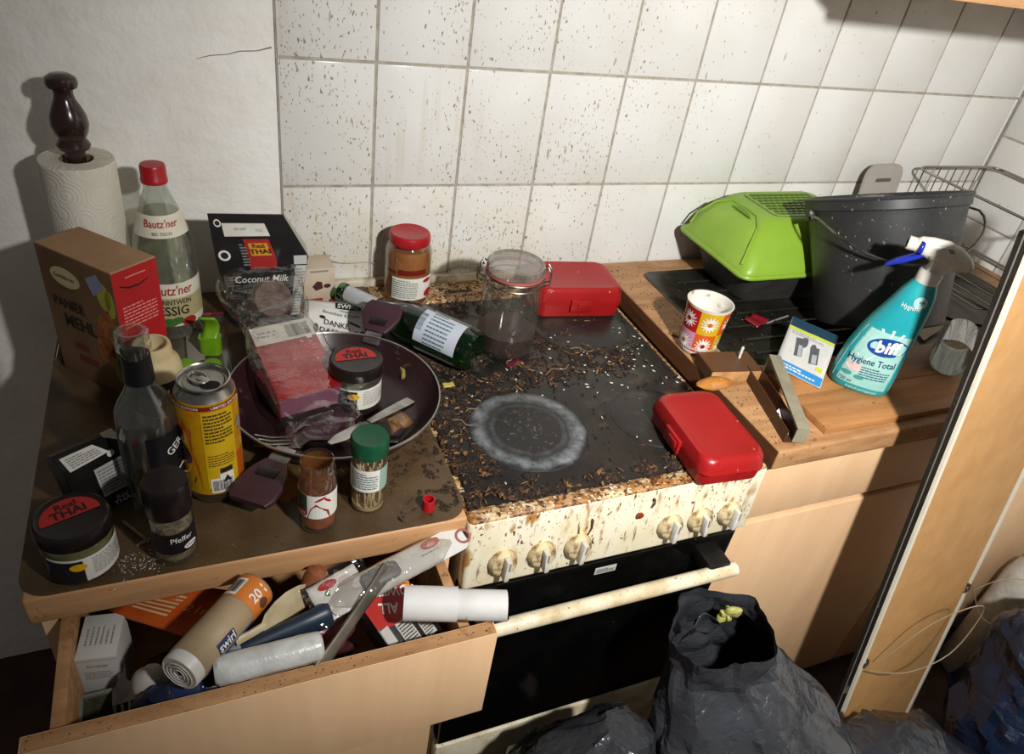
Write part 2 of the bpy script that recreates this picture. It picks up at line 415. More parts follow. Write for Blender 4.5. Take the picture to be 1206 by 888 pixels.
def zone_mat():
    m = bpy.data.materials.new('cooking_zone'); m.use_nodes = True; t = NT(m); b = t.b
    co = t.coord(); ln = t.new('ShaderNodeVectorMath', operation='LENGTH'); t.link(co, ln.inputs[0])
    ni = t.mul(t.noise(co, 22, 4, .7), .02); r = t.mul(t.mul(ln.outputs['Value'], ni, 'ADD'), -.01, 'ADD')
    ring = t.mul(t.ramp(r, .060, .074), t.ramp(r, .088, .080)); r2_ = t.mul(t.ramp(r, .050, .054), t.ramp(r, .062, .057)); ring = t.mul(ring, t.mul(r2_, .22), 'MAXIMUM'); ring = t.mul(ring, t.ramp(t.noise(co, 34, 5, .75), .36, .66, .08, .62))
    inner = t.mul(t.ramp(r, .058, .04), t.ramp(t.noise(co, 160, 2, .6), .58, .7))
    c = t.mix(ring, srgb('#1d1c1b'), srgb('#9aa0a3')); c = t.mix(t.mul(inner, .5), c, srgb('#6d6558'))
    t.link(c, b.inputs['Base Color']); b.inputs['Roughness'].default_value = .5
    t.bump(t.noise(co, 90, 3), .15, .001); return m
zm = zone_mat()
zb = MB(); zb.lathe([(0, .0022), (.062, .0022), (.066, .0012), (.088, .0016), (.0905, 0)], 48)
z1 = zb.part('cooking_zone', zm, ck); z1.location = (.133, -.456, ST + .001)
for (zx, zy, sc) in ((.345, -.47, .80), (.125, -.20, .80), (.345, -.20, 1.0)):
    zo = copy_part(z1, (zx, zy, ST + .001), ck); zo.scale = (sc, sc, 1); zo.data = z1.data
    zo.material_slots[0].link = 'OBJECT'; zo.material_slots[0].material = hobm
b = MB(); b.box((cxm, -.05, ST - .001), (cw, .07, .012), .004); rear = b.part('rear_vent_strip', enamel_top, ck)
for i in range(4):
    b = MB(); b.box((.06 + i * .1, -.055, ST + .0055), (.045, .006, .002)); b.part('vent_slot', blackmetal, rear)
# control panel (leans a little forward at its lower edge)
pm = Matrix.Translation((cxm, -.604, ZB - .252)) @ Matrix.Rotation(R_(-3), 4, 'X')
b = MB(); b.box((0, 0, 0), (cw + .006, .022, .122), .006, pm, 3); panel = b.part('control_panel', enamel, ck)
b = MB(); b.box((0, .002, .053), (cw + .004, .024, .022), .006, pm, 3); b.part('front_lip', enamel_top, ck)
knob_m = mat('knob_cream', '#c6b78f', .5, var=(70, '#7a5530', .42, .62)); grip_m = mat('knob_grip', '#c9c7bf', .35, var=(50, '#a59a82', .4, .7))
kb = MB(); kb.lathe([(.0205, 0), (.0205, .004), (.0175, .011), (.012, .0125), (0, .0125)], 28, Matrix.Rotation(PI / 2, 4, 'X'))
gp = MB(); gp.box((0, -.0165, 0), (.0085, .014, .036), .003)
mk = MB(); mk.box((0, -.0238, .010), (.0016, .001, .013))
k0 = None
for i, (kx, tw) in enumerate(((.042, 4), (.099, -3), (.154, 6), (.305, 2), (.358, -5), (.412, 3))):
    if k0 is None:
        k0 = kb.part('knob', knob_m, ck); g0 = gp.part('grip', grip_m, k0); m0 = mk.part('pointer_mark', mat('mark_grey', '#6f6d68'), k0); ko = k0
    else:
        ko = copy_part(k0, None, ck); copy_part(g0, None, ko); copy_part(m0, None, ko)
    ko.location = (kx, -.6155, ZB - .268); ko.rotation_euler = (R_(-3), R_(tw), 0)
b = MB(); b.lathe([(.005, 0), (.005, .003), (0, .004)], 14, Matrix.Rotation(PI / 2, 4, 'X')); il = b.part('indicator_lamp', mat('amber_lamp', '#8a2d12', .2), ck); il.location = (.245, -.6165, ZB - .232)
rust = mat('dried_sauce', '#5b2412', .5, var=(40, '#2b0f08', .3, .7))
for sx, sz, ln in ((.168, -.222, .030), (.262, -.205, .018)):
    b = MB(); b.tube([(sx, -.6168, ZB + sz), (sx + .002, -.6168, ZB + sz - ln * .5), (sx - .001, -.6163, ZB + sz - ln)], [.003, .002, .0008], 6, flat=.35); b.part('dried_drip', rust, ck)
# oven door
b = MB(); b.box((cxm, -.594, ZB - .525), (cw - .004, .03, .40), .004); od = b.part('oven_door', blackglass, ck)
b = MB(); b.box((cxm, -.585, ZB - .319), (cw - .008, .02, .012)); b.part('vent_gap', blackmetal, ck)
b = MB(); b.tube([(-.002, -.655, ZB - .358), (.43, -.655, ZB - .358)], .0115, 18); hd = b.part('handle', enamel_white, od, label='cream round oven handle bar')
for hx in (.03, .40):
    b = MB(); b.box((hx, -.63, ZB - .356), (.04, .05, .03), .004); b.part('handle_bracket', blackmetal, od)
b = MB(); b.box((.222, -.6093, ZB - .349), (.036, .0006, .014)); ls = b.part('rating_label', mat('label_silver', '#b9b6ae', .4), od)
prt('label_print', lines(0, 0, .03, .009, 3, 4), plane((.222, -.6098, ZB - .349), (1, 0, 0), (0, 0, 1)), mat('ink_dark', '#1c1b1b', .6), od)
b = MB(); b.box((cxm, -.592, ZB - .835), (cw - .004, .028, .19), .004); b.part('lower_drawer', enamel_white, ck)
b = MB(); b.box((cxm, -.56, .03), (cw - .02, .02, .06)); b.part('plinth', blackmetal, ck)

crk = MB(); crk.tube([(-.26, .0052, ZB + .190), (-.24, .0050, ZB + .196), (-.215, .0052, ZB + .199), (-.20, .0050, ZB + .204), (-.175, .0050, ZB + .206), (-.155, .0050, ZB + .212)], [.0004, .0008, .0007, .0009, .0008, .0014], 6); crk.part('plaster_crack', mat('crack_grey', '#8a8378', .9), wall_back)

# ================================================================== THINGS ON THE LEFT WORKTOP
ink = mat('ink_black', '#141313', .6); inkw = mat('ink_white', '#dedbd3', .6); inkr = mat('ink_red', '#a3171d', .55); inkg = mat('ink_grey', '#7f7d79', .6)
inky = mat('ink_yellow', '#d9a916', .5); inkb = mat('ink_blue', '#1f3f8f', .5); ink_lime = mat('ink_lime', '#b9c21f', .5); inko = mat('ink_orange', '#d9701c', .5)
paper_w = mat('paper_white', '#d8d5cc', .75, var=(20, '#c8c3b6', .4, .7)); black_lid = mat('lid_black', '#15100f', .28, var=(30, '#221a18', .4, .7))
glass_c = clear('glass_clear', '#f2f5f2', .13, .05, .025, '#b9b7ae'); TOP = WT + .0018
metal = mat('bright_steel', '#bdbab4', .25, 1, var=(40, '#8d8a83', .4, .7)); metal_d = mat('worn_steel', '#8b8780', .35, 1, var=(40, '#5c574f', .4, .7))

# ---- kitchen roll on its turned holder
kx, ky = -.424, -.078
t = thing('paper_towel_holder', 'dark brown turned wooden kitchen roll holder with knob top against the plaster wall', 'roll holder', (kx, ky, TOP))
wood_d = mat('dark_turned_wood', '#34211f', .22, var=(10, '#241514', .3, .7, (3, 3, .5)), coat=.3)
b = MB(); b.lathe([(0, 0), (.046, 0), (.047, .006), (.043, .012), (.02, .014)], 36); b.part('base', wood_d, t)
b = MB(); b.lathe([(.012, .012), (.012, .268)], 20); b.part('rod', wood_d, t)
KN = Matrix.Translation((0, 0, -.007)); b = MB(); b.lathe([(.0125, .266), (.0125, .279), (.019, .281), (.021, .286), (.0185, .291), (.0165, .294), (.021, .303), (.0235, .314), (.022, .325), (.0175, .336), (.013, .345), (.0115, .353), (.0125, .358), (.018, .3605), (.0195, .366), (.018, .372), (.012, .376), (0, .377)], 28, KN); b.part('knob', wood_d, t)
towel_m = mat('paper_towel', '#d9d3c4', .92, var=(14, '#cdc6b5', .4, .7), bump=(85, .5, .003))
def emboss():
    m = towel_m; tt = NT(m); co = tt.coord(); v = tt.new('ShaderNodeTexVoronoi'); v.inputs['Scale'].default_value = 28; tt.link(co, v.inputs['Vector'])
    s = tt.mul(tt.mul(v.outputs['Distance'], 46), 0, 'SINE'); bp = [n for n in tt.n if n.type == 'BUMP'][0]; tt.link(s, bp.inputs['Height']); bp.inputs['Distance'].default_value = .0012; bp.inputs['Strength'].default_value = .22
emboss()
t = thing('kitchen_roll', 'white embossed kitchen paper roll standing on the dark wooden holder', 'paper roll', (kx, ky, TOP))
b = MB(); b.lathe([(.0215, .018), (.0465, .018), (.047, .02), (.047, .258), (.046, .260), (.0215, .260), (.0215, .018)], 44); b.part('paper', towel_m, t)
b = MB(); b.lathe([(.0212, .0178), (.0205, .0178), (.0205, .2595), (.0212, .2595), (.0212, .0178)], 28); b.part('core', mat('cardboard', '#9a7f5d', .8), t)
b = MB(); b.grid(lambda u, v: (.0472 * math.sin(-1.2 + u * .9) * (1 + .012 * u), -.0472 * math.cos(-1.2 + u * .9) * (1 + .012 * u), .02 + v * .237), 10, 2); b.part('loose_sheet', towel_m, t)

# ---- breadcrumb box
h = .193; cs = [(-.476, -.192), (-.428, -.150), (-.337, -.246), (-.387, -.288)]         # left, back, right, front corners
cxx = sum(c[0] for c in cs) / 4; cyy = sum(c[1] for c in cs) / 4
t = thing('breadcrumb_box', 'brown and red cardboard breadcrumb box standing before the kitchen roll', 'box', (cxx, cyy, TOP))
L, Bk, Rr, F = [Vector((c[0] - cxx, c[1] - cyy, 0)) for c in cs]
kraft = mat('kraft_board', '#a58260', .75, var=(18, '#937150', .35, .7), spots=[(120, .74, .78, '#4b3423', (1, 1, 1), 12)])
b = MB(); b.loft([[L, F, Rr, Bk], [p + Vector((0, 0, h)) for p in (L, F, Rr, Bk)]]); b.part('carton', kraft, t, smooth=0)
ux = (F - L); lw = ux.length; mp = lambda e: plane(L + ux / 2 + Vector((0, 0, h / 2)), ux, (0, 0, 1), e)
p = prt('front_panel', rect(0, 0, lw - .001, h - .001), mp(.0004), mat('panel_brown', '#7b5a39', .55, var=(6, '#5c3d22', .3, .7)), t)
prt('brand_panel', ell(-.02, .062, .026, .014), mp(.0007), mat('cream_print', '#cdb98e', .6), p)
prt('lettering', merge(txt('Goldähren', -.022, .062, .0085), txt('PANIER', -.024, .020, .021, .8, bold=.012), txt('MEHL', -.010, -.006, .027, .85, bold=.015)), mp(.001), ink, p)
prt('lettering', merge(rect(-.024, .044, .03, .0008), rect(-.016, -.042, .024, .010), rect(-.008, -.062, .034, .010)), mp(.001), mat('print_maroon', '#6d2a1c', .6), p)
prt('schnitzel_print', merge(ell(.045, .0, .022, .035), ell(.034, -.03, .02, .025)), mp(.0008), mat('print_schnitzel', '#a4642a', .6, var=(90, '#7c4218', .35, .65)), p)
prt('lemon_print', merge(ell(.046, .058, .012, .02), ell(.056, .05, .008, .02)), mp(.0009), mat('print_lemon', '#a8a33c', .6), p)
prt('cloth_print', poly([(.018, .075), (.04, .088), (.05, .072), (.028, .052)]), mp(.001), mat('print_cloth', '#8b8fa8', .6), p)
prt('lettuce_print', merge(ell(.054, -.02, .007, .035), ell(.05, -.055, .01, .02)), mp(.001), mat('print_lettuce', '#6a7430', .6), p)
ux2 = (Rr - F); rw = ux2.length; mp2 = lambda e: plane(F + ux2 / 2 + Vector((0, 0, h / 2)), ux2, (0, 0, 1), e)
p = prt('side_panel', rect(0, 0, rw, h - .001), mp2(.0004), mat('panel_red', '#ad1a1d', .5), t)
prt('pull_tab_slot', poly([(-.024, .075), (-.012, .069), (.004, .068), (.018, .073), (.018, .0745), (.004, .0705), (-.012, .0715), (-.024, .077)]), mp2(.0008), ink, p)
prt('small_print', merge(lines(0, .030, .05, .034, 7, 3, thick=.4), rect(.0, .085, .03, .0015)), mp2(.0008), mat('print_pink', '#d98a80', .6), p)
b = MB(); b.loft([[L + Vector((0, 0, h)), F + Vector((0, 0, h)), Rr + Vector((0, 0, h)), Bk + Vector((0, 0, h))], [p_ * .985 + Vector((0, 0, h + .0012)) for p_ in (L, F, Rr, Bk)]]); b.part('lid_flap', kraft, t, smooth=0)

# ---- spare towel scrap behind the box
b = MB(); b.grid(lambda u, v: (-.489 + .024 * v + .010 * u, -.185 + .030 * u - .01 * v, TOP + .001 + .075 * v + .006 * math.sin(u * 5)), 6, 4)
tag(b.part('paper_sheet', towel_m, solid=.0006), 'folded white paper sheet sticking out behind the breadcrumb box', 'paper')

# ---- vinegar bottle
vx, vy = -.331, -.112; fa = facing(vx, vy)
t = thing('vinegar_bottle', 'clear vinegar bottle with red screw cap and cream labels', 'bottle', (vx, vy, TOP))
vp = [(.030, 0), (.038, .004), (.0425, .012), (.0425, .105), (.0405, .112), (.0415, .122), (.0405, .132), (.0415, .142), (.040, .155), (.036, .172), (.029, .195), (.020, .218), (.0152, .232), (.0148, .244)]
b = MB(); b.lathe([(0, .004), (.02, .003)] + vp, 40); b.part('body', clear('pet_clear', '#e8ece6', .16, .06, .10, '#c9cbbf'), t)
b = MB(); b.lathe([(0, .006), (.036, .008), (.0405, .016), (.0405, .10), (.039, .112), (.0395, .15), (.034, .172), (.026, .198), (0, .1985)], 36); b.part('vinegar', clear('vinegar_liquid', '#dfe0cf', .05, .02, .06, '#b9b69a'), t)
b = MB(); b.lathe([(.0165, .2405), (.0175, .2405), (.0175, .246), (.0168, .247), (.0168, .262), (.0155, .265), (0, .2655)], 30); cp = b.part('cap', mat('cap_red', '#a8141b', .35), t)
rp = rprof(vp)
lab = mat('label_cream', '#ddd6c2', .6)
p = prt('main_label', rect(0, 0, .15, .072, 30, 4), cyl(rp, fa, .066, .0005), lab, t)
prt('lettering', merge(txt("Bautz'ner", .002, .024, .021, .75, .15, bold=.012), rect(.0, .0125, .05, .0012)), cyl(rp, fa, .066, .001), inkr, p)
prt('label_band', merge(rect(0, -.006, .15, .036, 30, 2)), cyl(rp, fa, .066, .0008), mat('label_khaki', '#b3a678', .6), p)
prt('lettering', merge(txt('BRANNTWEIN', 0, .005, .0115, .75, bold=.01), txt('ESSIG', .002, -.010, .021, .85, bold=.015)), cyl(rp, fa, .066, .0013), ink, p)
prt('tomato_print', ell(.022, -.030, .011, .008), cyl(rp, fa, .066, .0013), mat('print_tomato', '#a02a22', .5), p)
prt('leaf_print', merge(ell(-.006, -.029, .012, .007), ell(.006, -.026, .008, .006)), cyl(rp, fa, .066, .0011), mat('print_leaf', '#3f6d2c', .5), p)
p = prt('neck_label', rect(0, 0, .088, .030, 24, 5), cyl(rp, fa, .186, .0006), lab, t)
prt('lettering', merge(txt("Bautz'ner", 0, .004, .0145, .8, .15, bold=.012)), cyl(rp, fa, .186, .0014), inkr, p)
prt('lettering', merge(txt('BEI TISCH', 0, -.009, .006, 1)), cyl(rp, fa, .186, .0014), ink, p)

# ---- tall open coconut milk carton against the tiles
def carton(name, label, loc, rz, W0, W1, D0, hm, ht, shift, chamfer):
    t = thing(name, label, 'carton', loc, rz)
    blackc = mat('carton_black', '#121111', .4, var=(30, '#1b1918', .4, .7)); alu = mat('carton_inside', '#a9a59d', .3, .6)
    y0 = -D0 / 2; y1 = D0 / 2
    r0 = [(-W0 / 2, y0, 0), (W0 / 2, y0, 0), (W0 / 2, y1, 0), (-W0 / 2, y1, 0)]
    r1 = [(-W1 / 2 + shift * .6, y0 + .004, hm), (W1 / 2 + chamfer, y0 + .012, hm * .98), (W1 / 2 + chamfer, y1 - .004, hm * .98), (-W1 / 2 + shift * .6, y1 - .004, hm)]
    r2 = [(-W1 / 2 + shift, y0 + .010, ht), (W1 / 2 + shift - .012, y0 + .012, ht - .004), (W1 / 2 + shift - .010, y0 + .022, ht - .006), (-W1 / 2 + shift, y0 + .018, ht - .002)]
    ins = lambda r_: [(x, y + (.0022 if k < 2 else 0), z) for k, (x, y, z) in enumerate(r_)]
    b = MB(); b.loft([ins(r0), ins(r1), ins(r2)]); b.part('carton', blackc, t, smooth=0)
    A0, B0, A1, B1, A2, B2 = [Vector(p) for p in (r0[0], r0[1], r1[0], r1[1], r2[0], r2[1])]
    def mp(e):
        def fn(u, v):                                     # u,v in 0..1 over the front face, folded at hm
            k = hm / ht
            if v <= k: s = v / k; a, c = A0.lerp(A1, s), B0.lerp(B1, s)
            else: s = (v - k) / (1 - k); a, c = A1.lerp(A2, s), B1.lerp(B2, s)
            return a.lerp(c, u) + Vector((0, -e, e * .3))
        return fn
    b = MB(); b.grid(lambda u, v: mp(0)(u, v), 10, 14); b.part('front_face', blackc, t, smooth=0)
    # back half of the opened gable showing its silver inside
    b = MB(); b.loft([[r1[1], r1[2]], [r2[1], r2[2]]], False, False); b.v = [(x + .0006, y, z) for x, y, z in b.v]; b.f = [(0, 1, 3, 2)]; b.part('gable_fold', alu, t, smooth=0)
    return t, mp
t, mp = carton('coconut_milk_carton', 'tall opened black coconut milk carton with white lettering before the tiles', (-.194, -.093, TOP), R_(-2), .096, .118, .062, .118, .190, -.014, .010)

def sc(shape, u, v, su, sv):
    r = Sh(([(u + x * su, v + y * sv) for x, y in shape[0]], shape[1])); r.fine = getattr(shape, 'fine', False); return r
p = prt('top_seal_label', rect(.42, .875, .54, .11, 4, 2), mp(.0006), paper_w, t)
prt('stamp_print', merge(sc(txt('091099', 0, 0, 1), .36, .88, .05, .035), sc(txt('15:22', 0, 0, 1), .58, .87, .04, .03)), mp(.0011), inkg, p)
p = prt('brand_panel', rect(.50, .665, .30, .26, 4, 4), mp(.0006), mat('panel_crimson', '#98201a', .5), t)
p2 = prt('brand_badge', rect(.50, .705, .22, .11, 4, 2), mp(.0010), mat('badge_gold', '#c98a1d', .5), t)
prt('lettering', merge(sc(txt('Real', 0, 0, 1, bold=.02), .50, .735, .085, .05), sc(txt('THAI', 0, 0, 1, bold=.03), .50, .685, .105, .055)), mp(.0016), ink, p2)
prt('lettering', sc(txt('Coconut Milk', 0, 0, 1, shear=.2, bold=.01), .47, .44, .115, .085), mp(.001), inkw, t)
prt('small_print', merge(sc(lines(0, 0, 1, 1, 6, 2, thick=.4), .12, .43, .17, .10), sc(lines(0, 0, 1, 1, 3, 5, thick=.4), .13, .29, .18, .05), sc(lines(0, 0, 1, 1, 8, 8, thick=.5), .32, .66, .07, .2)), mp(.0007), inkg, t)
prt('round_seal', merge(sc(ell(0, 0, 1, 1), .10, .66, .065, .045), sc(ell(0, 0, 1, 1), .10, .93, .045, .032)), mp(.0008), inkw, t)
prt('seal_core', merge(sc(ell(0, 0, 1, 1), .10, .66, .04, .028), sc(ell(0, 0, 1, 1), .10, .93, .03, .02)), mp(.0012), ink, t)
p = prt('ingredient_panel', merge(rect(.93, .32, .13, .46, 2, 6), rect(.92, .60, .15, .08, 2, 1)), mp(.0007), mat('panel_silver', '#b5b4b0', .45), t)
prt('small_print', sc(lines(0, 0, 1, 1, 16, 4, thick=.45), .93, .32, .11, .42), mp(.0012), inkg, p)

# ---- second, smaller carton lying in the shade
t, mp = carton('coconut_milk_carton', 'small black coconut milk carton with grey label behind the curry jar on the mat corner', (-.418, -.470, TOP), R_(32), .060, .066, .048, .075, .098, -.012, .0)
p = prt('seal_label', rect(.40, .86, .62, .20, 3, 2), mp(.0006), paper_w, t); prt('small_print', sc(lines(0, 0, 1, 1, 5, 3), .40, .86, .5, .15), mp(.0011), inkg, p)
p = prt('ingredient_panel', rect(.68, .42, .56, .42, 3, 3), mp(.0006), mat('panel_silver', '#b5b4b0', .45), t); prt('small_print', sc(lines(0, 0, 1, 1, 8, 6), .68, .42, .5, .36), mp(.0011), inkg, p)
prt('lettering', merge(sc(txt('Real', 0, 0, 1), .70, .12, .13, .09), sc(txt('THAI', 0, 0, 1, bold=.02), .70, .05, .16, .09)), mp(.0008), inkw, t)
prt('round_seal', sc(ell(0, 0, 1, 1), .72, .73, .06, .045), mp(.0008), inkw, t)

# ---- tea box behind
t = thing('tea_box', 'small beige tea box with red tab beside the black carton', 'box', (-.106, -.060, TOP), R_(4))
b = MB(); b.box((0, 0, .039), (.052, .05, .078), .0008); b.part('carton', mat('beige_board', '#bfae98', .65, var=(20, '#ae9b83', .4, .7)), t)
mpb = lambda e: plane((0, -.025, .039), (1, 0, 0), (0, 0, 1), e)
prt('leaf_print', merge(poly([(-.012, .006), (-.004, .016), (.004, .014), (.006, .002), (-.006, -.002)]), ell(.013, .006, .006, .004)), mpb(.0005), mat('print_brownred', '#4a1f19', .6), t)
prt('red_tab', rect(-.006, -.020, .022, .007), mpb(.0005), inkr, t)
prt('corner_print', poly([(.002, -.039), (.026, -.039), (.026, -.010)]), mpb(.0005), mat('print_maroon', '#6d2a1c', .6), t)
prt('lettering', rect(.0, .034, .03, .003), mpb(.0005), inkg, t)

# ---- open squeeze bottle of mayonnaise, uncapped
sx_, sy_ = -.352, -.330; fa = facing(sx_, sy_)
t = thing('squeeze_bottle', 'cream squeeze bottle with dark label, standing behind the tall clear bottle', 'bottle', (sx_, sy_, TOP))
sp = [(0, 0), (.028, 0), (.032, .004), (.0325, .03), (.0325, .078), (.030, .092), (.024, .100), (.0235, .104), (.0225, .115), (.0215, .117)]
b = MB(); b.lathe(sp + [(.0185, .117), (.018, .10), (0, .099)], 36); b.part('body', mat('cream_plastic', '#c9b88f', .4, var=(20, '#b7a274', .4, .7)), t)
p = prt('label', rect(0, 0, .095, .05, 20, 2), cyl(.0325, fa, .05, .0004), mat('label_darkbrown', '#2a1f17', .45), t)
prt('lettering', txt('MAYO', .022, .008, .018, .8, .2), cyl(.0325, fa, .05, .0008), mat('print_lightcream', '#cfc4a5', .6), p)

# ---- tall clear bottle with black label and no cap
bx, by = -.356, -.486; fa = facing(bx, by)
t = thing('glass_bottle', 'uncapped clear glass bottle with black neck band and black label', 'bottle', (bx, by, TOP))
bp = [(.026, 0), (.0305, .003), (.0315, .012), (.0315, .128), (.030, .138), (.0245, .150), (.0175, .162), (.0145, .172), (.0135, .205), (.0135, .212), (.0165, .214), (.0168, .222), (.0150, .2235), (.0160, .2255), (.0160, .233), (.0140, .235)]
b = MB(); b.lathe([(0, .006), (.02, .004)] + bp + [(.0105, .235), (.0105, .21), (.0110, .17), (.0285, .136), (.029, .01), (0, .009)], 40); b.part('body', glass_c, t)
rp = rprof([q for q in bp if q != (.0150, .2235)])
p = prt('neck_band', rect(0, 0, .086, .032, 32, 3), cyl(rp, fa, .190, .0006), mat('band_black', '#121114', .4), t)
p = prt('label', rect(.034, 0, .080, .098, 24, 3), cyl(.0315, fa, .068, .0005), mat('label_black', '#141416', .4), t)
prt('lettering', merge(txt('GEROLD', .036, .032, .0155, .8, 0, .45, bold=.01), txt('C', .030, -.014, .028, 1, 0, .2)), cyl(.0315, fa, .068, .001), inkw, p)
prt('back_label', rect(-.042, .0, .022, .075, 8, 2), cyl(.0315, fa, .07, .0004), mat('label_smoke', '#2d2d2d', .5), t)
prt('small_print', lines(-.042, .0, .019, .07, 16, 7), cyl(.0315, fa, .07, .0009), inkg, t)
b = MB(); b.lathe([(0, .0095), (.0286, .0105), (.0286, .014), (0, .0142)], 30); b.part('liquid_rest', clear('thin_liquid', '#cfd0bb', .05, .02, .1, '#a7a68c'), t)

# ---- energy drink can
ex, ey = -.295, -.484; fa = facing(ex, ey)
t = thing('drink_can', 'opened tall yellow and orange drink can beside the pan handle', 'can', (ex, ey, TOP))
yel = mat('can_yellow', '#cf9c12', .3, .35, var=(26, '#c87d16', .45, .62)); sil = mat('can_aluminium', '#b3b1ab', .3, 1, var=(40, '#8f8c86', .4, .7))
rc_ = .0333
b = MB(); b.lathe([(0, .008), (.020, .004), (.0245, .0), (.0265, .002), (.0310, .012), (rc_, .022)], 44); b.part('base_rim', sil, t)
b = MB(); b.lathe([(rc_, .022), (rc_, .146), (.0318, .153)], 44); b.part('wall', yel, t)
b = MB(); b.lathe([(.0318, .153), (.0275, .162), (.0272, .165), (.0280, .1675), (.0268, .1685), (.0255, .167), (.0250, .1625), (.0225, .162), (.021, .1632), (0, .1632)], 44); lid = b.part('lid', sil, t)
b = MB(); b.lathe([(0, 0), (1, 0)], 20, Matrix.Translation((.006, -.010, .1636)) @ Matrix.Diagonal((.0105, .0075, 1, 1))); b.part('mouth', mat('hole_black', '#050505', .9), lid)
b = MB(); ring = [(.0085 * math.cos(a), .0125 * math.sin(a), 0) for a in np.linspace(0, 2 * PI, 25)[:-1]]; b.tube(ring, .0018, 6, Matrix.Translation((-.005, .004, .1652)) @ Matrix.Rotation(R_(35), 4, 'Z'), closed=True, flat=.6); b.box((0, 0, 0), (.009, .012, .0016), .0006, Matrix.Translation((-.001, -.001, .1652)) @ Matrix.Rotation(R_(35), 4, 'Z')); b.part('pull_tab', metal, lid)
p = prt('red_band', rect(0, 0, 2 * PI * .0325, .006, 60, 1), cyl(.0331, fa, .1485, .0004), mat('band_red', '#8c2a22', .35, .3), t)
prt('lettering', merge(txt('LIMITED EDITION', -.028, 0, .0048, 1, bold=.01), txt('LIMITED EDITION', .022, 0, .0048, 1, bold=.01)), cyl(.0331, fa, .1485, .0008), inkw, p)
prt('orange_flame', merge(poly([(-.046, -.058), (-.014, -.058), (-.016, -.02), (-.022, .0), (-.02, .03), (-.03, .045), (-.036, .02), (-.04, .045), (-.046, .03)]), rect(.034, -.035, .016, .045, 4, 1)), cyl(rc_, fa, .086, .0003), mat('can_orange', '#c9601a', .35, .3), t)
prt('dark_figure', merge(ell(-.034, -.005, .010, .016, rot=.4), ell(-.037, .02, .006, .012), rect(-.032, -.04, .022, .010, rot=-.3)), cyl(rc_, fa, .086, .0006), mat('print_plum', '#4a1f24', .4), t)
p = prt('text_panel', rect(.010, .0, .036, .112, 10, 2), cyl(rc_, fa, .088, .0005), mat('panel_yellow', '#d8b01c', .4, .2), t)
prt('small_print', merge(lines(.010, .032, .031, .042, 9, 5, thick=.55), lines(.010, -.014, .03, .018, 5, 9, thick=.4)), cyl(rc_, fa, .088, .0009), mat('print_umber', '#4a3510', .6), p)
prt('recycle_mark', rect(.013, -.043, .016, .016, 4, 1), cyl(rc_, fa, .088, .0011), inkw, p); prt('recycle_arrows', merge(poly([(.008, -.048), (.018, -.048), (.013, -.038)]), rect(.013, -.030, .014, .007, 3, 1)), cyl(rc_, fa, .088, .0014), ink, p)
p = prt('barcode_patch', rect(.008, 0, .026, .022, 8, 1), cyl(rc_, fa, .036, .0008), inkw, t); prt('barcode', bars(.008, 0, .022, .016, 20, 3, 0), cyl(rc_, fa, .036, .0012), ink, p)
prt('star_print', poly([(.038 + .009 * (1 if k % 2 else .45) * math.cos(k * PI / 5), .024 + .012 * (1 if k % 2 else .45) * math.sin(k * PI / 5)) for k in range(10)]), cyl(rc_, fa, .088, .0007), inkg, t)

# ---- curry paste jars
def curry_jar(label, x, y, z, s, a, fill, liq):
    t = thing('curry_jar', label, 'jar', (x, y, z)); fa = facing(x, y) + a; t.scale = (s, s, s)
    jp = [(.030, 0), (.0345, .003), (.0375, .010), (.0375, .046), (.0365, .053), (.0355, .057)]
    b = MB(); b.lathe([(0, .003)] + jp + [(.034, .060), (.0325, .064)], 40); b.part('glass', glass_c, t)
    b = MB(); b.lathe([(0, .005), (.032, .006), (.0355, .012), (.0355, fill), (0, fill + .001)], 36); b.part('paste', liq, t)
    b = MB(); b.lathe([(.0375, .060), (.0392, .060), (.0395, .062), (.0392, .073), (.0380, .077), (.0355, .0785), (.0330, .0775), (0, .0775)], 44)
    lid = b.part('lid', black_lid, t)
    tp = plane((0, 0, .0775), (math.cos(fa), math.sin(fa), 0), (-math.sin(fa), math.cos(fa), 0), .0006)
    tp2 = plane((0, 0, .0775), (math.cos(fa), math.sin(fa), 0), (-math.sin(fa), math.cos(fa), 0), .0010)
    prt('lid_badge', poly([(.030 * math.cos(g_), .030 * math.sin(g_) * .92 + .001) for g_ in np.linspace(-.12, PI + .12, 24)]), tp, mat('badge_red', '#a8231f', .5), lid)
    prt('lettering', merge(txt('Real', 0, .018, .013, 1, 0, bold=.02), txt('THAI', 0, .006, .016, 1, 0, bold=.03)), tp2, ink, lid)
    p = prt('label', rect(.008, 0, .105, .036, 24, 2), cyl(.0375, fa, .029, .0004), paper_w, t)
    prt('dark_print', merge(rect(-.026, -.002, .038, .034, 10, 1)), cyl(.0375, fa, .029, .0008), mat('print_black', '#1a191c', .5), p)
    prt('small_print', merge(lines(.022, .002, .040, .026, 8, 4, thick=.4), bars(.052, -.004, .014, .018, 9, 2)), cyl(.0375, fa, .029, .0009), inkg, p)
    prt('yellow_mark', ell(-.012, .006, .0085, .0055), cyl(.0375, fa, .029, .0012), inky, p)
    prt('blue_print', poly([(-.044, .010), (-.024, .004), (-.022, -.004), (-.044, .0)]), cyl(.0375, fa, .029, .0012), inkb, p)
    return t
paste = mat('green_curry_paste', '#8f8a58', .5, var=(40, '#6f6d3c', .35, .7)); paste2 = mat('pale_rest', '#8d8a7c', .5, var=(30, '#5f5b50', .35, .7))
curry_jar('yellowish curry paste jar with black and red lid at the front corner of the mat', -.432, -.567, TOP, .92, .15, .050, paste)
curry_jar('nearly empty curry paste jar with black and red lid standing inside the frying pan', -.099, -.352, WT + .0075, .95, .25, .012, paste2)

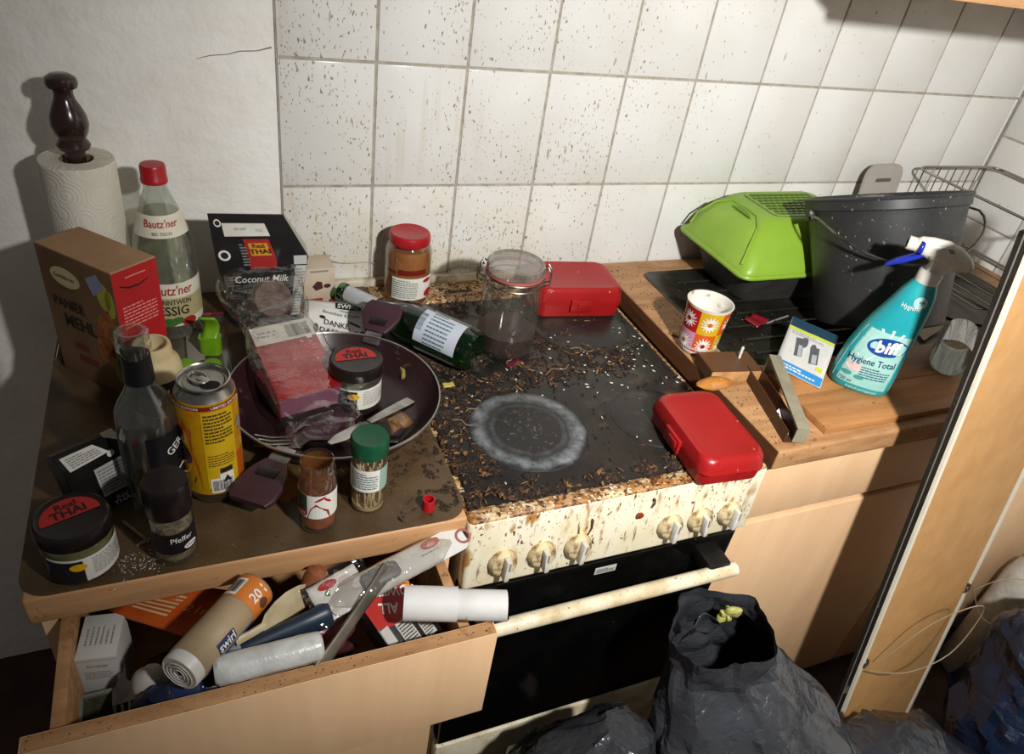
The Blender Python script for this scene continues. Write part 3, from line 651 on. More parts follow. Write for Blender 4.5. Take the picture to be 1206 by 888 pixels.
# ---- pepper, paprika, toothpicks
def spice(name, label, x, y, prof, fillz, fillm, lidprof, lidm, H=None):
    t = thing(name, label, 'spice jar', (x, y, TOP)); fa = facing(x, y)
    b = MB(); b.lathe([(0, .003)] + prof, 32); b.part('glass', glass_c, t)
    rr = prof[1][0] - .0018
    b = MB(); b.lathe([(0, .0045), (rr - .003, .005), (rr, .009), (rr, fillz), (0, fillz + .0015)], 28); b.part('contents', fillm, t)
    if lidprof: b = MB(); b.lathe(lidprof, 32); b.part('lid', lidm, t)
    return t, fa
sp0 = [(.0195, 0), (.0222, .004), (.0222, .060), (.0205, .068), (.0195, .070), (.0195, .076)]
t, fa = spice('pepper_jar', 'pepper shaker jar with tall black cap beside the clear bottle', -.342, -.575, sp0, .056, mat('ground_pepper', '#8b7a63', .9, var=(200, '#5d4d3a', .4, .6)),
              [(.0205, .070), (.0228, .070), (.0232, .073), (.0232, .106), (.0215, .110), (0, .1105)], black_lid)
p = prt('label', rect(.002, 0, .09, .030, 24, 2), cyl(.0222, fa, .036, .0004), mat('label_black', '#141416', .4), t)
prt('lettering', txt('Pfeffer', .007, .005, .0105, .85, .0), cyl(.0222, fa, .036, .0008), inkw, p)
prt('brand_badge', ell(.016, -.008, .008, .0042), cyl(.0222, fa, .036, .0008), inkw, p); prt('lettering', txt('KANIA', .016, -.008, .004), cyl(.0222, fa, .036, .0012), ink, p)
pp = [(.0185, 0), (.0212, .004), (.0212, .072), (.0195, .079), (.0188, .083), (.0205, .085), (.0205, .089), (.0190, .091), (.0190, .101), (.0175, .102)]
t, fa = spice('paprika_jar', 'open lidless glass spice jar half full of orange paprika powder', -.188, -.568, pp, .030, mat('paprika', '#a5552a', .9, var=(80, '#7c3a18', .4, .65)), None, None)
b = MB(); b.lathe([(.0194, .03), (.0196, .07), (.0178, .079), (.0175, .098)], 28); b.part('powder_film', clear('orange_dust', '#e3bd8e', .02, .4, .2, '#b5743c'), t)
p = prt('label', rect(.002, 0, .082, .036, 22, 2), cyl(.0212, fa, .046, .0005), paper_w, t)
prt('red_print', poly([(-.012, -.018), (.014, -.018), (.012, -.006), (.004, .0), (-.002, .006), (-.008, -.002)]), cyl(.0212, fa, .046, .0010), mat('print_chili', '#8c2416', .5), p)
prt('dark_print', rect(-.020, .003, .016, .030, 4, 1), cyl(.0212, fa, .046, .0009), mat('print_darkgreen', '#2c3a26', .5), p)
prt('chili_print', merge(ell(.003, .013, .007, .0016, rot=.5), ell(.011, .010, .006, .0015, rot=-.8)), cyl(.0212, fa, .046, .0010), inkr, p)
prt('red_badge', rect(-.020, -.010, .014, .009, 3, 1), cyl(.0212, fa, .046, .0013), inkr, p); prt('lettering', txt('CHILI', -.020, -.010, .0048, bold=.01), cyl(.0212, fa, .046, .0017), inkw, p)
tp_ = [(.0185, 0), (.0208, .004), (.0208, .080), (.0195, .086), (.0195, .090)]
t, fa = spice('toothpick_jar', 'glass shaker of wooden toothpicks with dark green flip lid', -.125, -.550, tp_, .004, mat('toothpick_wood', '#c4a77c', .7),
              [(.0195, .087), (.0222, .087), (.0226, .090), (.0226, .106), (.0205, .110), (.0185, .1095), (0, .1095)], mat('lid_green', '#0f4a2f', .35, var=(30, '#0c3a26', .4, .7)))
rd = random.Random(5)
for i in range(34):
    a = rd.uniform(0, 2 * PI); r1 = .0155 * math.sqrt(rd.random()); a2 = a + rd.uniform(-.5, .5)
    b = MB(); b.tube([(r1 * math.sin(a), -r1 * math.cos(a), .006), (.016 * math.sin(a2) * .95, -.016 * math.cos(a2) * .95, .070 + rd.uniform(-.002, .003))], [.0012, .0012], 5); b.part('toothpick', mat('toothpick_wood', '#c4a77c', .7), t)
p = prt('label', rect(-.002, 0, .07, .034, 20, 2), cyl(.0208, fa, .055, .0005), paper_w, t)
prt('grey_green_side', rect(.023, 0, .018, .034, 4, 1), cyl(.0208, fa, .055, .0009), mat('print_sage', '#8fa69a', .6), p)
prt('small_print', lines(-.006, 0, .034, .026, 7, 3, thick=.45), cyl(.0208, fa, .055, .0010), mat('print_slate', '#4a6670', .6), p)

# ---- little red cap, match and salt
b = MB(); b.lathe([(0, .002), (.0062, .002), (.0062, .0165), (.0075, .0165), (.0078, .0), (.0068, -.0)], 20); o = b.part('bottle_cap', mat('cap_red2', '#b3161d', .4)); o.location = (-.055, -.577, TOP)
tag(o, 'tiny empty red screw cap upside down near the cooker', 'cap')
b = MB(); b.box((0, 0, .0015), (.045, .0025, .0025)); o = b.part('wooden_stick', mat('stick_grey', '#8d7f68', .8)); o.location = (-.383, -.535, TOP); o.rotation_euler = (0, 0, R_(-55)); tag(o, 'short thin wooden stick between the small carton and pepper jar', 'stick')
b = MB(); b.box((0, 0, .0015), (.02, .0025, .0025)); o = b.part('wooden_stick', mat('stick_grey', '#8d7f68', .8)); o.location = (-.373, -.552, TOP); o.rotation_euler = (0, 0, R_(30)); tag(o, 'broken-off stub of thin wooden stick next to the salt', 'stick')

# ---- green cleaning-brush clips in a clear tray
t = thing('clip_tray', 'shallow clear plastic tray with red rear edge left of the pan', 'tray', (-.299, -.195, TOP))
tray_c = clear('tray_clear', '#e8e6e2', .14, .08, .12, '#b5aa9e')
b = MB(); b.loft([[(x, y, 0) for x, y in rrect(.078, .17, .008)], [(x, y, .02) for x, y in rrect(.082, .174, .008)]], True, False); b.part('shell', tray_c, t)
b = MB(); b.box((0, .086, .0205), (.08, .003, .004), .001); b.part('red_edge', mat('rim_red', '#8d2a35', .4), t)
b = MB(); b.box((-.006, .005, .004), (.024, .11, .004), .001); b.part('insert_card', mat('card_grey', '#8d857b', .7), t)
lime = mat('lime_plastic', '#6f9c1a', .35, var=(20, '#5f8a14', .4, .7))
t = thing('squeegee_clip', 'bright lime green plastic clip with curled tongue standing in the clear tray', 'clip', (-.283, -.192, TOP + .004), R_(-12))
b = MB(); b.loft([[(x, y, 0) for x, y in rrect(.030, .022, .008)], [(x, y, .028) for x, y in rrect(.032, .024, .008)]]); b.part('socket', lime, t)
b = MB(); b.grid(lambda u, v: ((u - .5) * .022 + .004 * math.sin(v * 3), -.008 + .010 * math.sin(v * PI * 1.1), .024 + v * .042), 4, 10); b.part('tongue', lime, t, solid=.003)
for i, (px, py) in enumerate(((-.318, -.243), (-.284, -.248))):
    b = MB(); b.lathe([(0, 0), (.0125, 0), (.0135, .004), (.0130, .016), (.011, .020), (0, .0205)], 22); o = b.part('green_stopper', lime); o.location = (px, py, TOP + .003)
    tag(o, ('round lime green stopper lying in the clear tray nearest the cream squeeze bottle', 'round lime green stopper lying in the clear tray directly before the curled clip')[i], 'cap', 'green stoppers in the tray')

# ---- frying pan with two broad purple handles
PX, PY = -.130, -.370
t = thing('frying_pan', 'dark plum coated frying pan with steel rim and two broad flat handles', 'pan', (PX, PY, WT + .0018))
pan_in = mat('pan_coating', '#211316', .3, var=(14, '#2f1a1c', .3, .7), spots=[(60, .64, .72, '#5b4030', (1, 1, 1), 8)]); pan_out = mat('pan_plum', '#45202f', .35, var=(14, '#381826', .4, .7))
prim = mat('rim_steel', '#a49c9a', .3, 1)
b = MB(); b.lathe([(0, 0), (.105, 0), (.118, .005), (.136, .030), (.1435, .044)], 64); b.part('outside', pan_out, t)
b = MB(); b.lathe([(.1425, .0440), (.134, .031), (.115, .0075), (.104, .004), (0, .004)], 64); b.part('inside', pan_in, t)
b = MB(); ringp = [(.1432 * math.sin(a), -.1432 * math.cos(a), .0445) for a in np.linspace(0, 2 * PI, 73)[:-1]]; b.tube(ringp, .0019, 6, closed=True); b.part('rim', prim, t)
def handle(ang, L0, wd, tilt):
    M_ = Matrix.Rotation(ang, 4, 'Z') @ Matrix.Translation((0, -.138, .040)) @ Matrix.Rotation(tilt, 4, 'X')
    hb = MB(); st = []
    for s_, w_, th in ((0.020, .034, .008), (.035, .05, .010), (.055, .062, .010), (.075, .062, .009), (.085, .05, .007)):
        yv = -s_ * L0; st.append([(x, yv, z) for x, z in rrect(w_ * wd, th, th * .35, 3)])
    hb.loft(st, xf=M_); ho = hb.part('handle', mat('handle_plum', '#3c1f29', .5, var=(20, '#30181f', .4, .7)), t, recalc=True)
    b = MB(); b.box((0, -.010, 0), (.026, .032, .004), .001, M_); b.part('bracket', prim, ho)
    b = MB(); b.box((0, -.040 * L0, .0055), (.026, .014, .003), .001, M_); b.part('grip_pad', black_lid, ho)
handle(R_(-37), 1.0, .92, R_(6))
handle(R_(147), .86, .98, R_(-25))

# ---- cutlery
def fork(name, label, loc, rot, mt):
    t = thing(name, label, 'cutlery', loc, rot=rot)
    b = MB(); b.loft([[(x * w_, s_, z * .0016 + zz) for x, z in ((-1, -1), (1, -1), (1, 1), (-1, 1))] for s_, w_, zz in ((0, .007, 0), (-.03, .008, .001), (-.09, .0045, .004), (-.115, .004, .004), (-.125, .011, .0015), (-.14, .0125, 0))]); b.part('handle', mt, t, recalc=True)
    for i in range(4):
        x = -.0105 + i * .007
        b = MB(); b.tube([(x, -.138, 0), (x, -.165, -.001), (x, -.186, .004)], [.002, .0018, .0008], 6, flat=.6); b.part('tine', mt, t)
    return t
fork('fork', 'steel fork lying in the pan half under the clear packet', (-.062, -.452, WT + .0095), (0, 0, R_(-101)), metal_d)
t = thing('table_knife', 'steel table knife leaning out over the front of the pan', 'cutlery', (-.045, -.405, WT + .030), rot=(R_(-9), 0, R_(-54)))
b = MB(); b.loft([[(x * w_, s_, z * th) for x, z in ((-1, -1), (1, -1), (1, 1), (-1, 1))] for s_, w_, th in ((.02, .0075, .003), (0, .0078, .0032), (-.05, .006, .003), (-.07, .0045, .0028))]); b.part('handle', metal, t, recalc=True)
b = MB(); b.loft([[(x * w_, s_, z * .0010) for x, z in ((-1, -1), (1, -1), (1, 1), (-1, 1))] for s_, w_ in ((-.07, .0045), (-.08, .008), (-.125, .0085), (-.145, .003))]); b.part('blade', metal, t, recalc=True)
for i, (px, py, rz, lb) in enumerate(((.018, -.255, 14, 'flat grey steel lolly-shaped handle lying between pan and green bottle'), (.003, -.235, 24, 'worn steel spoon handle under the pan handle by the cooker'))):
    b = MB(); b.loft([[(x * w_, s_, z * .0014) for x, z in ((-1, -1), (1, -1), (1, 1), (-1, 1))] for s_, w_ in ((.06, .005), (.02, .006), (-.03, .0075), (-.065, .0085), (-.075, .005))])
    o = b.part('spoon_handle', metal_d, recalc=True); o.location = (px, py, WT + .0045 + .003 * i); o.rotation_euler = (R_(2), 0, R_(rz)); tag(o, lb, 'cutlery')
b = MB(); b.grid(lambda u, v: ((u - .5) * .04 * (1 - .5 * v), v * .035, .004 + .006 * math.sin(u * 6 + v * 4)), 6, 5); o = b.part('dry_leaf', mat('onion_skin', '#6b4a26', .6, var=(40, '#4c3116', .4, .7)), solid=.0006); o.location = (-.052, -.436, WT + .013); o.rotation_euler = (R_(20), 0, R_(30)); tag(o, 'brown dry onion skin at the front inside the pan', 'food scrap')
b = MB(); b.tube([(0, 0, 0), (.004, .012, .003), (.001, .028, .005)], [.003, .004, .002], 6); o = b.part('food_scrap', mat('scrap_yellow', '#8f7a3a', .7)); o.location = (-.022, -.325, WT + .018); tag(o, 'yellowish scrap stuck on the inner side of the pan', 'food scrap')

# ---- red rice box inside a clear bag, resting on the back rim of the pan
t = thing('rice_packet', 'red and white food box in a crumpled clear plastic bag resting in the pan', 'packet', (-.176, -.305, WT + .046), rot=(R_(7), R_(-4), R_(8)))
redb = mat('box_red', '#a3161a', .4, var=(18, '#8a1014', .4, .7))
BW, BL, BH = .088, .152, .036
b = MB(); b.box((0, 0, 0), (BW, BL, BH), .0025); b.part('carton', redb, t)
mpr = lambda e: plane((0, 0, BH / 2), (1, 0, 0), (0, 1, 0), e)
p = prt('white_band', rect(0, BL / 2 - .021, BW - .002, .040), mpr(.0004), paper_w, t)
prt('barcode', bars(.022, BL / 2 - .022, .034, .028, 20, 4), mpr(.0008), ink, p)
prt('date_print', merge(txt('01 09 2022', -.022, BL / 2 - .016, .0058, 1, 0, PI, bold=.01), txt('L 21 15 09 A', -.022, BL / 2 - .024, .0058, 1, 0, PI, bold=.01)), mpr(.0008), ink, p)
prt('small_print', merge(lines(.018, .005, .04, .03, 8, 5, thick=.35), lines(-.022, -.030, .036, .022, 6, 8, thick=.35), txt('250 g e', .022, -.040, .008, 1, 0, PI)), mpr(.0006), mat('print_rose', '#d27a72', .6), t)
prt('recycling_mark', rect(.032, .036, .008, .011), mpr(.0006), inkw, t)
prt('carton_end', rect(0, 0, BW - .004, BH - .004), plane((0, -BL / 2, 0), (1, 0, 0), (0, 0, 1), .0006), mat('end_lilac', '#7d4a5e', .4), t)
bag_c = clear('bag_clear', '#fdfcfa', .17, .07, .004, '#c9c5bd', (34, .8, .004))
def bagpt(u, v):
    a = 2 * PI * u; y = -.135 + v * .31
    wv = .048 + .010 * math.sin(PI * min(1, max(0, (y + .09) / .18))) if y < .09 else .050 + (y - .09) * .10
    hv = .022 if -.09 < y < .09 else .022 - abs(abs(y) - .09) * .16
    if y > .09: hv = .022 + (y - .09) * .09
    hv = max(hv, .006)
    c, s_ = math.cos(a), math.sin(a); e = .55
    x = wv * (abs(c) ** e) * (1 if c >= 0 else -1); z = hv * (abs(s_) ** e) * (1 if s_ >= 0 else -1)
    k = .010 if (y > .085 or y < -.085) else .0022
    n1 = nz((x, y, z), 30, 1); n2 = nz((x, y, z), 62, 2); n3 = nz((x, y, z), 40, 5)
    z += (max(0, y - .09) ** 1.0) * .22
    if y < -.09: z -= .004
    return (x + n1 * k, y + n3 * k, z + n2 * k + k * .3)
b = MB(); b.grid(lambda u, v: bagpt(u, v), 40, 46); b.part('clear_bag', bag_c, t, smooth=50)
b = MB(); b.lathe([(.030, 0), (.030, .006), (.026, .02), (.0, .022)], 24, Matrix.Translation((.004, .128, .022)) @ Matrix.Rotation(R_(50), 4, 'X')); b.part('inner_cup', clear('cup_clear', '#efe2d6', .15, .08, .2, '#bfa596'), t)

# ---- printed bag card
t = thing('bag_wrapper', 'white printed paper wrapper with black hand lettering behind the pan', 'wrapper', (-.093, -.162, WT + .020), rot=(R_(16), R_(5), R_(-9)))
def cardpt(u, v): return ((u - .5) * .098, (v - .5) * .10, .006 * math.sin(u * 5 + 1) * math.sin(v * 3) + .002 * math.sin(v * 11))
b = MB(); b.grid(cardpt, 14, 14); b.part('sheet', mat('wrapper_white', '#d5d3ce', .5, var=(18, '#c3bfb6', .4, .7)), t, solid=.0008)
def mpc(e): return lambda u, v: Vector(cardpt(u / .098 + .5, v / .10 + .5)) + Vector((0, 0, e + .0006))
p = prt('brand_badge', rect(.022, .041, .042, .014, 6, 2), mpc(.0004), ink, t); prt('lettering', txt('SWIRL', .022, .041, .014, .9, .15, bold=.02), mpc(.0008), inkw, p)
prt('lettering', merge(txt('Beuteltest & Dicht', .010, .020, .0088, .9, .1), txt('DANKE,', .004, .000, .0145, .85, .1, bold=.015), txt('DASS DU', .002, -.018, .0155, .85, .1, bold=.015), txt('Original', .018, .029, .006)), mpc(.0006), ink, t)
prt('doodle_print', merge(ell(-.030, -.016, .004, .010, 12), ell(-.020, .008, .005, .003), ell(.032, .005, .012, .0016, 12, rot=-.5), ell(.034, -.018, .005, .009, 12), ell(.044, -.018, .005, .009, 12)), mpc(.0006), ink, t)

# ---- pasta sauce jar at the tiles
jx, jy = .053, -.062; fa = facing(jx, jy)
t = thing('sauce_jar', 'tall glass jar of orange brown sauce with red lid against the tiles', 'jar', (jx, jy, ST + .0058))
jp = [(.034, 0), (.0385, .003), (.0405, .010), (.0405, .092), (.0390, .102), (.0340, .110), (.0320, .113)]
b = MB(); b.lathe([(0, .003)] + jp + [(.0318, .120)], 40); b.part('glass', glass_c, t)
b = MB(); b.lathe([(0, .005), (.036, .006), (.0385, .012), (.0385, .092), (.036, .101), (0, .1015)], 36); b.part('sauce', mat('sauce_orange', '#a5652c', .45, var=(22, '#8a4a1c', .35, .7), spots=[(60, .62, .7, '#5e2a12', (1, 1, .4), 8)]), t)
b = MB(); b.lathe([(.0335, .111), (.0355, .111), (.0362, .114), (.0358, .123), (.0345, .1265), (.032, .128), (.029, .127), (0, .1265)], 40); b.part('lid', mat('lid_red', '#a61a20', .35, var=(26, '#8f1218', .4, .7), spots=[(50, .66, .74, '#d28a86', (1, 1, 1), 0)]), t)
p = prt('label', rect(.014, 0, .082, .042, 22, 2), cyl(.0405, fa, .036, .0005), paper_w, t)
prt('small_print', merge(lines(.002, .0, .036, .036, 9, 3, thick=.45), lines(-.020, 0, .012, .036, 9, 8)), cyl(.0405, fa, .036, .001), mat('print_green_grey', '#6d7a66', .6), p)
prt('tomato_print', merge(ell(.046, -.012, .012, .008), ell(.040, .014, .010, .004)), cyl(.0405, fa, .036, .001), inkr, p)
prt('sauce_streak', merge(rect(.010, .032, .05, .010, 10, 2), rect(-.03, .030, .02, .004, 4, 1)), cyl(.0405, fa, .036, .0006), mat('print_darkred', '#6d1c14', .4), t)

# ---- green wine bottle lying across the corner of the hob
A = Vector((-.072, -.098, WT + .045)); Bv = Vector((.100, -.302, ST + .040)); d = (Bv - A); ln = d.length
q = Vector((0, 0, 1)).rotation_difference(d.normalized())
t = thing('wine_bottle', 'empty green glass wine bottle lying on its side behind the pan', 'bottle', A); t.rotation_mode = 'QUATERNION'; t.rotation_quaternion = q
gg = clear('glass_green', '#3d8a45', .16, .04, .28, '#0b2a12')
s_ = ln / .30
wp = [(.0125, 0), (.0145, .002), (.0145, .012), (.0130, .014), (.0130, .075), (.0150, .095), (.0235, .122), (.0320, .145), (.0352, .165), (.0355, .285), (.0335, .2965), (.028, .30), (.014, .288), (0, .286)]
wp = [(r, z * s_) for r, z in wp]
b = MB(); b.lathe(wp, 44); b.part('glass', gg, t)
b = MB(); b.lathe([(.0138, .018 * s_), (.0139, .0185 * s_), (.0139, .080 * s_), (.0150, .086 * s_)], 32); b.part('neck_foil', mat('foil_white', '#b9bcbd', .4, .2), t)
rp = rprof([(r, z) for r, z in wp[:11]])
lz = .235 * s_
inv = q.inverted(); top_l = inv @ Vector((-.5, -.55, .72)); la = math.atan2(top_l.x, -top_l.y)
p = prt('label', rect(0, 0, .060, .085 * s_, 18, 2), cyl(.0355, la, lz, .0006), mat('label_bluewhite', '#b8bcc6', .6), t)
prt('small_print', merge(lines(0, .0, .04, .06, 9, 3, PI / 2, thick=.35), bars(-.004, -.032, .03, .010, 14, 2)), cyl(.0355, la, lz, .0011), mat('print_slate', '#4a6670', .6), p)
prt('rear_label', rect(.075, 0, .06, .085 * s_, 18, 2), cyl(.0355, la, lz, .0006), mat('label_bluewhite', '#b8bcc6', .6), t)

# ---- flip-top preserving jar
fx, fy = .176, -.242; fa = facing(fx, fy)
t = thing('preserving_jar', 'clip top glass preserving jar with a little dark red liquid on the hob', 'jar', (fx, fy, ST + .0032))
jg = clear('jar_glass', '#ececE8', .13, .06, .07, '#a29d90')
b = MB(); b.lathe([(0, .004), (.042, .0), (.046, .004), (.0485, .012), (.0490, .092), (.0475, .108), (.0440, .122), (.0430, .130), (.0465, .132), (.0470, .138), (.0450, .140)], 48); b.part('glass', jg, t)
b = MB(); b.lathe([(0, .006), (.0445, .007), (.0478, .013), (.0482, .038), (0, .0385)], 40); b.part('liquid', mat('red_wine', '#33060b', .15, var=(20, '#240408', .4, .7)), t)
b = MB(); rp_ = [(.0455 * math.sin(a), -.0455 * math.cos(a), .1425) for a in np.linspace(0, 2 * PI, 49)[:-1]]; b.tube(rp_, .0028, 8, closed=True); b.part('rubber_ring', mat('rubber_red', '#a34a44', .6), t)
b = MB(); b.lathe([(.0450, .1445), (.0475, .1455), (.0475, .155), (.0455, .159), (.0430, .160), (.039, .1575), (.028, .1585), (0, .1580)], 48); b.part('lid', clear('jar_lid_glass', '#dcd8d0', .2, .08, .42, '#8c847a'), t)
wire = []
for s2 in (-1, 1):
    px = .0480 * s2; sx2 = .009 * s2
    wire.append([(px, 0, .128), (px + sx2, -.004, .134), (px + sx2, -.004, .154), (px + sx2 * .4, .0, .161), (px, .004, .155)])
for wv in wire:
    b = MB(); M_ = Matrix.Rotation(facing(fx, fy) + .12, 4, 'Z'); b.tube(wv, .0014, 6, M_); b.tube([(x * 1.04, y + .010, z - .012) for x, y, z in wv], .0014, 6, M_); b.part('wire_clip', metal_d, t)
for z in (.1285, .1395):
    b = MB(); rp_ = [(.0480 * math.sin(a), -.0480 * math.cos(a), z) for a in np.linspace(0, 2 * PI, 41)[:-1]]; b.tube(rp_, .0012, 5, closed=True); b.part('wire_band', metal_d, t)

# ================================================================== THINGS IN THE OPEN DRAWER
def along(A, B):
    """matrix whose z axis runs from A to B"""
    A, B = Vector(A), Vector(B); return Matrix.Translation(A) @ Vector((0, 0, 1)).rotation_difference((B - A).normalized()).to_matrix().to_4x4(), (B - A).length
def lying(name, label, cat, A, B):
    M_, ln = along(A, B); t = thing(name, label, cat); t.matrix_world = M_; return t, ln, M_.to_3x3().inverted()
def up_angle(inv, v=(0, -.35, 1)):
    w_ = inv @ Vector(v); return math.atan2(w_.x, -w_.y)
DB = .7035                                        # inside bottom of the drawer

# bin-bag roll in a printed sleeve
t, ln, inv = lying('bin_bag_roll', 'roll of bin bags in a tan and orange paper sleeve lying across the drawer', 'bag roll', (-.346, -.716, ZB - .2025), (-.266, -.6265, ZB - .210))
la = up_angle(inv, (.3, -.6, 1)); r = .0215
white_p = mat('bag_white', '#c9c7c1', .4, var=(20, '#b0aca3', .4, .7))
b = MB(); b.lathe([(.003, .001), (.020, .0), (.0210, .002), (.0210, ln - .006), (.019, ln - .004), (.004, ln - .005)], 32); b.part('bag_roll', white_p, t)
b = MB(); sp_ = [((.0035 + .0145 * k / 60) * math.cos(k * .36), (.0035 + .0145 * k / 60) * math.sin(k * .36), -.0008) for k in range(61)]; b.tube(sp_, .0007, 5); b.part('spiral_edge', white_p, t)
b = MB(); b.lathe([(r, .012), (r, ln)], 40); sl = b.part('sleeve', mat('sleeve_tan', '#a18b6c', .55, var=(16, '#927b5c', .4, .7)), t, solid=.0006)
f_ = lambda e, z: cyl(r, la, z, e)
# lettering runs along the axis: turn shapes by a quarter
def turned(sh):
    r_ = Sh(([(-y, x) for x, y in sh[0]], sh[1])); r_.fine = getattr(sh, 'fine', False); return r_
p = prt('orange_band', rect(0, ln - .018, 2 * PI * r * .96, .032, 40, 2), f_(.0006, 0), mat('sleeve_orange', '#c9722a', .5), sl)
prt('lettering', turned(txt('20 l', ln - .016, -.004, .015, 1, 0, bold=.02)), f_(.0012, 0), inkw, sl)
prt('brand_badge', rect(.014, .046, .012, .026, 4, 4), f_(.0007, 0), mat('print_navy', '#1d2c57', .5), sl)
prt('lettering', turned(txt('swirl', .046, -.014, .013, .95, 0, bold=.015)), f_(.0013, 0), inkw, sl)
prt('blue_band', rect(.030, .05, .012, .07, 4, 6), f_(.0006, 0), mat('print_blue', '#2b4f93', .5), sl)
prt('lettering', turned(txt('Reißfest & dicht', .05, -.030, .0078, 1, .15)), f_(.0011, 0), inkw, sl)
prt('barcode_patch', rect(-.022, ln - .020, .016, .024, 4, 1), f_(.0010, 0), inkw, sl); prt('barcode', bars(-.022, ln - .020, .013, .018, 14, 2), f_(.0014, 0), ink, sl)
prt('round_mark', ell(.016, ln - .016, .006, .006), f_(.0011, 0), mat('print_brown', '#5d3b26', .5), sl)

# frosted roll of freezer bags
t, ln, inv = lying('freezer_bag_roll', 'shiny frosted roll of clear freezer bags on the front edge of the drawer', 'bag roll', (-.314, -.716, ZB - .2135), (-.208, -.714, ZB - .2135))
b = MB(); v = []
prof = [(.002, .0), (.012, -.001), (.0150, .003), (.0155, .02), (.0152, ln * .5), (.0155, ln - .02), (.0145, ln - .003), (.010, ln), (.002, ln - .001)]
b.lathe(prof, 30); b.v = [(x * (1 + .05 * nz((x, y, z), 70, 3)), y * (1 + .05 * nz((x, y, z), 60, 4)), z) for x, y, z in b.v]
b.part('film_roll', mat('frosted_film', '#c3c3c0', .28, var=(40, '#a9a8a3', .4, .7), bump=(120, .5, .002), coat=.4), t)
b = MB(); b.lathe([(.0155, .03), (.0162, .032), (.0162, ln - .01), (.0155, ln - .008)], 30, a0=.3, a1=3.2); b.part('loose_layer', clear('film_layer', '#f0f0ee', .3, .12, .25, '#d6d5d0', (60, .6, .003)), t)

# white paper roll poking out over the cooker side
t, ln, inv = lying('baking_paper_roll', 'white paper roll with a wider sleeve end, sticking out towards the oven handle', 'paper roll', (-.112, -.690, ZB - .2085), (-.004, -.726, ZB - .2045))
wpm = mat('roll_white', '#cbc9c6', .6, var=(16, '#bcb9b3', .4, .7), bump=(60, .25, .002))
b = MB(); b.lathe([(.004, .002), (.0165, .0), (.0170, .002), (.0170, ln), (.0155, ln + .0005), (.014, ln - .02)], 34); b.part('paper', wpm, t)
b = MB(); b.lathe([(.0185, -.002), (.0195, -.002), (.0195, .058), (.0185, .058), (.0185, -.002)], 34); b.part('sleeve', mat('sleeve_white', '#cfccc9', .5), t)
b = MB(); b.grid(lambda u, v: (.0176 * math.sin(u * 2.0 - .4) * (1 + .02 * v), -.0176 * math.cos(u * 2.0 - .4) * (1 + .02 * v), ln - .045 + .045 * v + .004 * u), 12, 4); b.part('loose_flap', wpm, t)

# dark blue brush handle
t, ln, inv = lying('brush_handle', 'dark blue plastic handle with grey collar lying beneath the freezer bag roll', 'brush', (-.303, -.690, ZB - .232), (-.192, -.672, ZB - .222))
navy = mat('navy_plastic', '#1d2c3c', .4, var=(20, '#162230', .4, .7))
b = MB(); b.loft([[(x * sx_, y * sy_, z) for x, y in [(math.cos(a), math.sin(a)) for a in np.linspace(0, 2 * PI, 17)[:-1]]] for sx_, sy_, z in ((.010, .008, .012), (.012, .009, .04), (.0135, .010, ln * .7), (.0165, .012, ln - .006), (.014, .010, ln))]); b.part('grip', navy, t)
b = MB(); b.lathe([(.008, -.012), (.0105, -.012), (.0115, .014), (.0105, .016)], 18); b.part('collar', mat('collar_grey', '#8b8d8c', .4), t)
# crumpled navy plastic
def crumple(name, label, cat, c, rad, mt, seed, amp=.3, n=28, freq=25):
    b = MB(); v = []
    def fn(u, v_):
        a = 2 * PI * u; e = PI * (v_ - .5); d = Vector((math.cos(e) * math.sin(a), -math.cos(e) * math.cos(a), math.sin(e)))
        q = Vector((d.x * rad[0], d.y * rad[1], d.z * rad[2])); k = 1 + amp * (abs(nz(q, freq, seed)) * 2 - .6) + amp * .4 * nz(q, freq * 2.3, seed + 2)
        return q * k
    b.grid(fn, n, n // 2); o = b.part(name, mt, smooth=25); o.location = c; return tag(o, label, cat)
crumple('blue_bag_scrap', 'crumpled dark navy plastic bag stuffed along the drawer front', 'bag', (-.345, -.706, ZB - .262), (.052, .016, .022), mat('navy_film', '#141d33', .3, var=(30, '#0e1526', .4, .7)), 3, .35)
t, ln, inv = lying('blue_tube', 'short dark blue plastic tube next to the crumpled navy bag', 'tube', (-.375, -.702, ZB - .252), (-.327, -.712, ZB - .240))
b = MB(); b.lathe([(.004, 0), (.010, 0), (.0115, .003), (.0115, ln - .004), (.0100, ln), (.003, ln)], 22); b.part('barrel', mat('blue_plastic', '#1f2f55', .35), t)
b = MB(); b.lathe([(.0118, .016), (.0124, .017), (.0124, .021), (.0118, .022)], 22); b.part('collar_ring', navy, t)

# flat packets
def flat(name, label, cat, corners, th, mt, sag=.003, seed=1, n=10):
    """a thin packet through four corner points, slightly buckled"""
    P = [Vector(c) for c in corners]; ctr = sum(P, Vector()) / 4; P = [q - ctr for q in P]
    t = thing(name, label, cat, ctr)
    def fn(u, v):
        q = P[0].lerp(P[1], u).lerp(P[3].lerp(P[2], u), v); nrm = (P[1] - P[0]).cross(P[3] - P[0]).normalized()
        return q + nrm * sag * nz((u * 3, v * 3, 0), 1, seed)
    b = MB(); b.grid(fn, n, n); b.part('sheet', mt, t, solid=th, smooth=40)
    def mp(e):
        def g_(u, v):
            nrm = (P[1] - P[0]).cross(P[3] - P[0]).normalized(); return Vector(fn(u, v)) + nrm * (th / 2 + e)
        return g_
    return t, mp
t, mp = flat('orange_packet', 'orange printed food packet lying under the worktop edge in the drawer', 'packet', [(-.420, -.575, ZB - .262), (-.318, -.655, ZB - .256), (-.272, -.600, ZB - .250), (-.375, -.545, ZB - .258)], .004, mat('packet_orange', '#b5501c', .4, var=(14, '#9c3f14', .4, .7)))
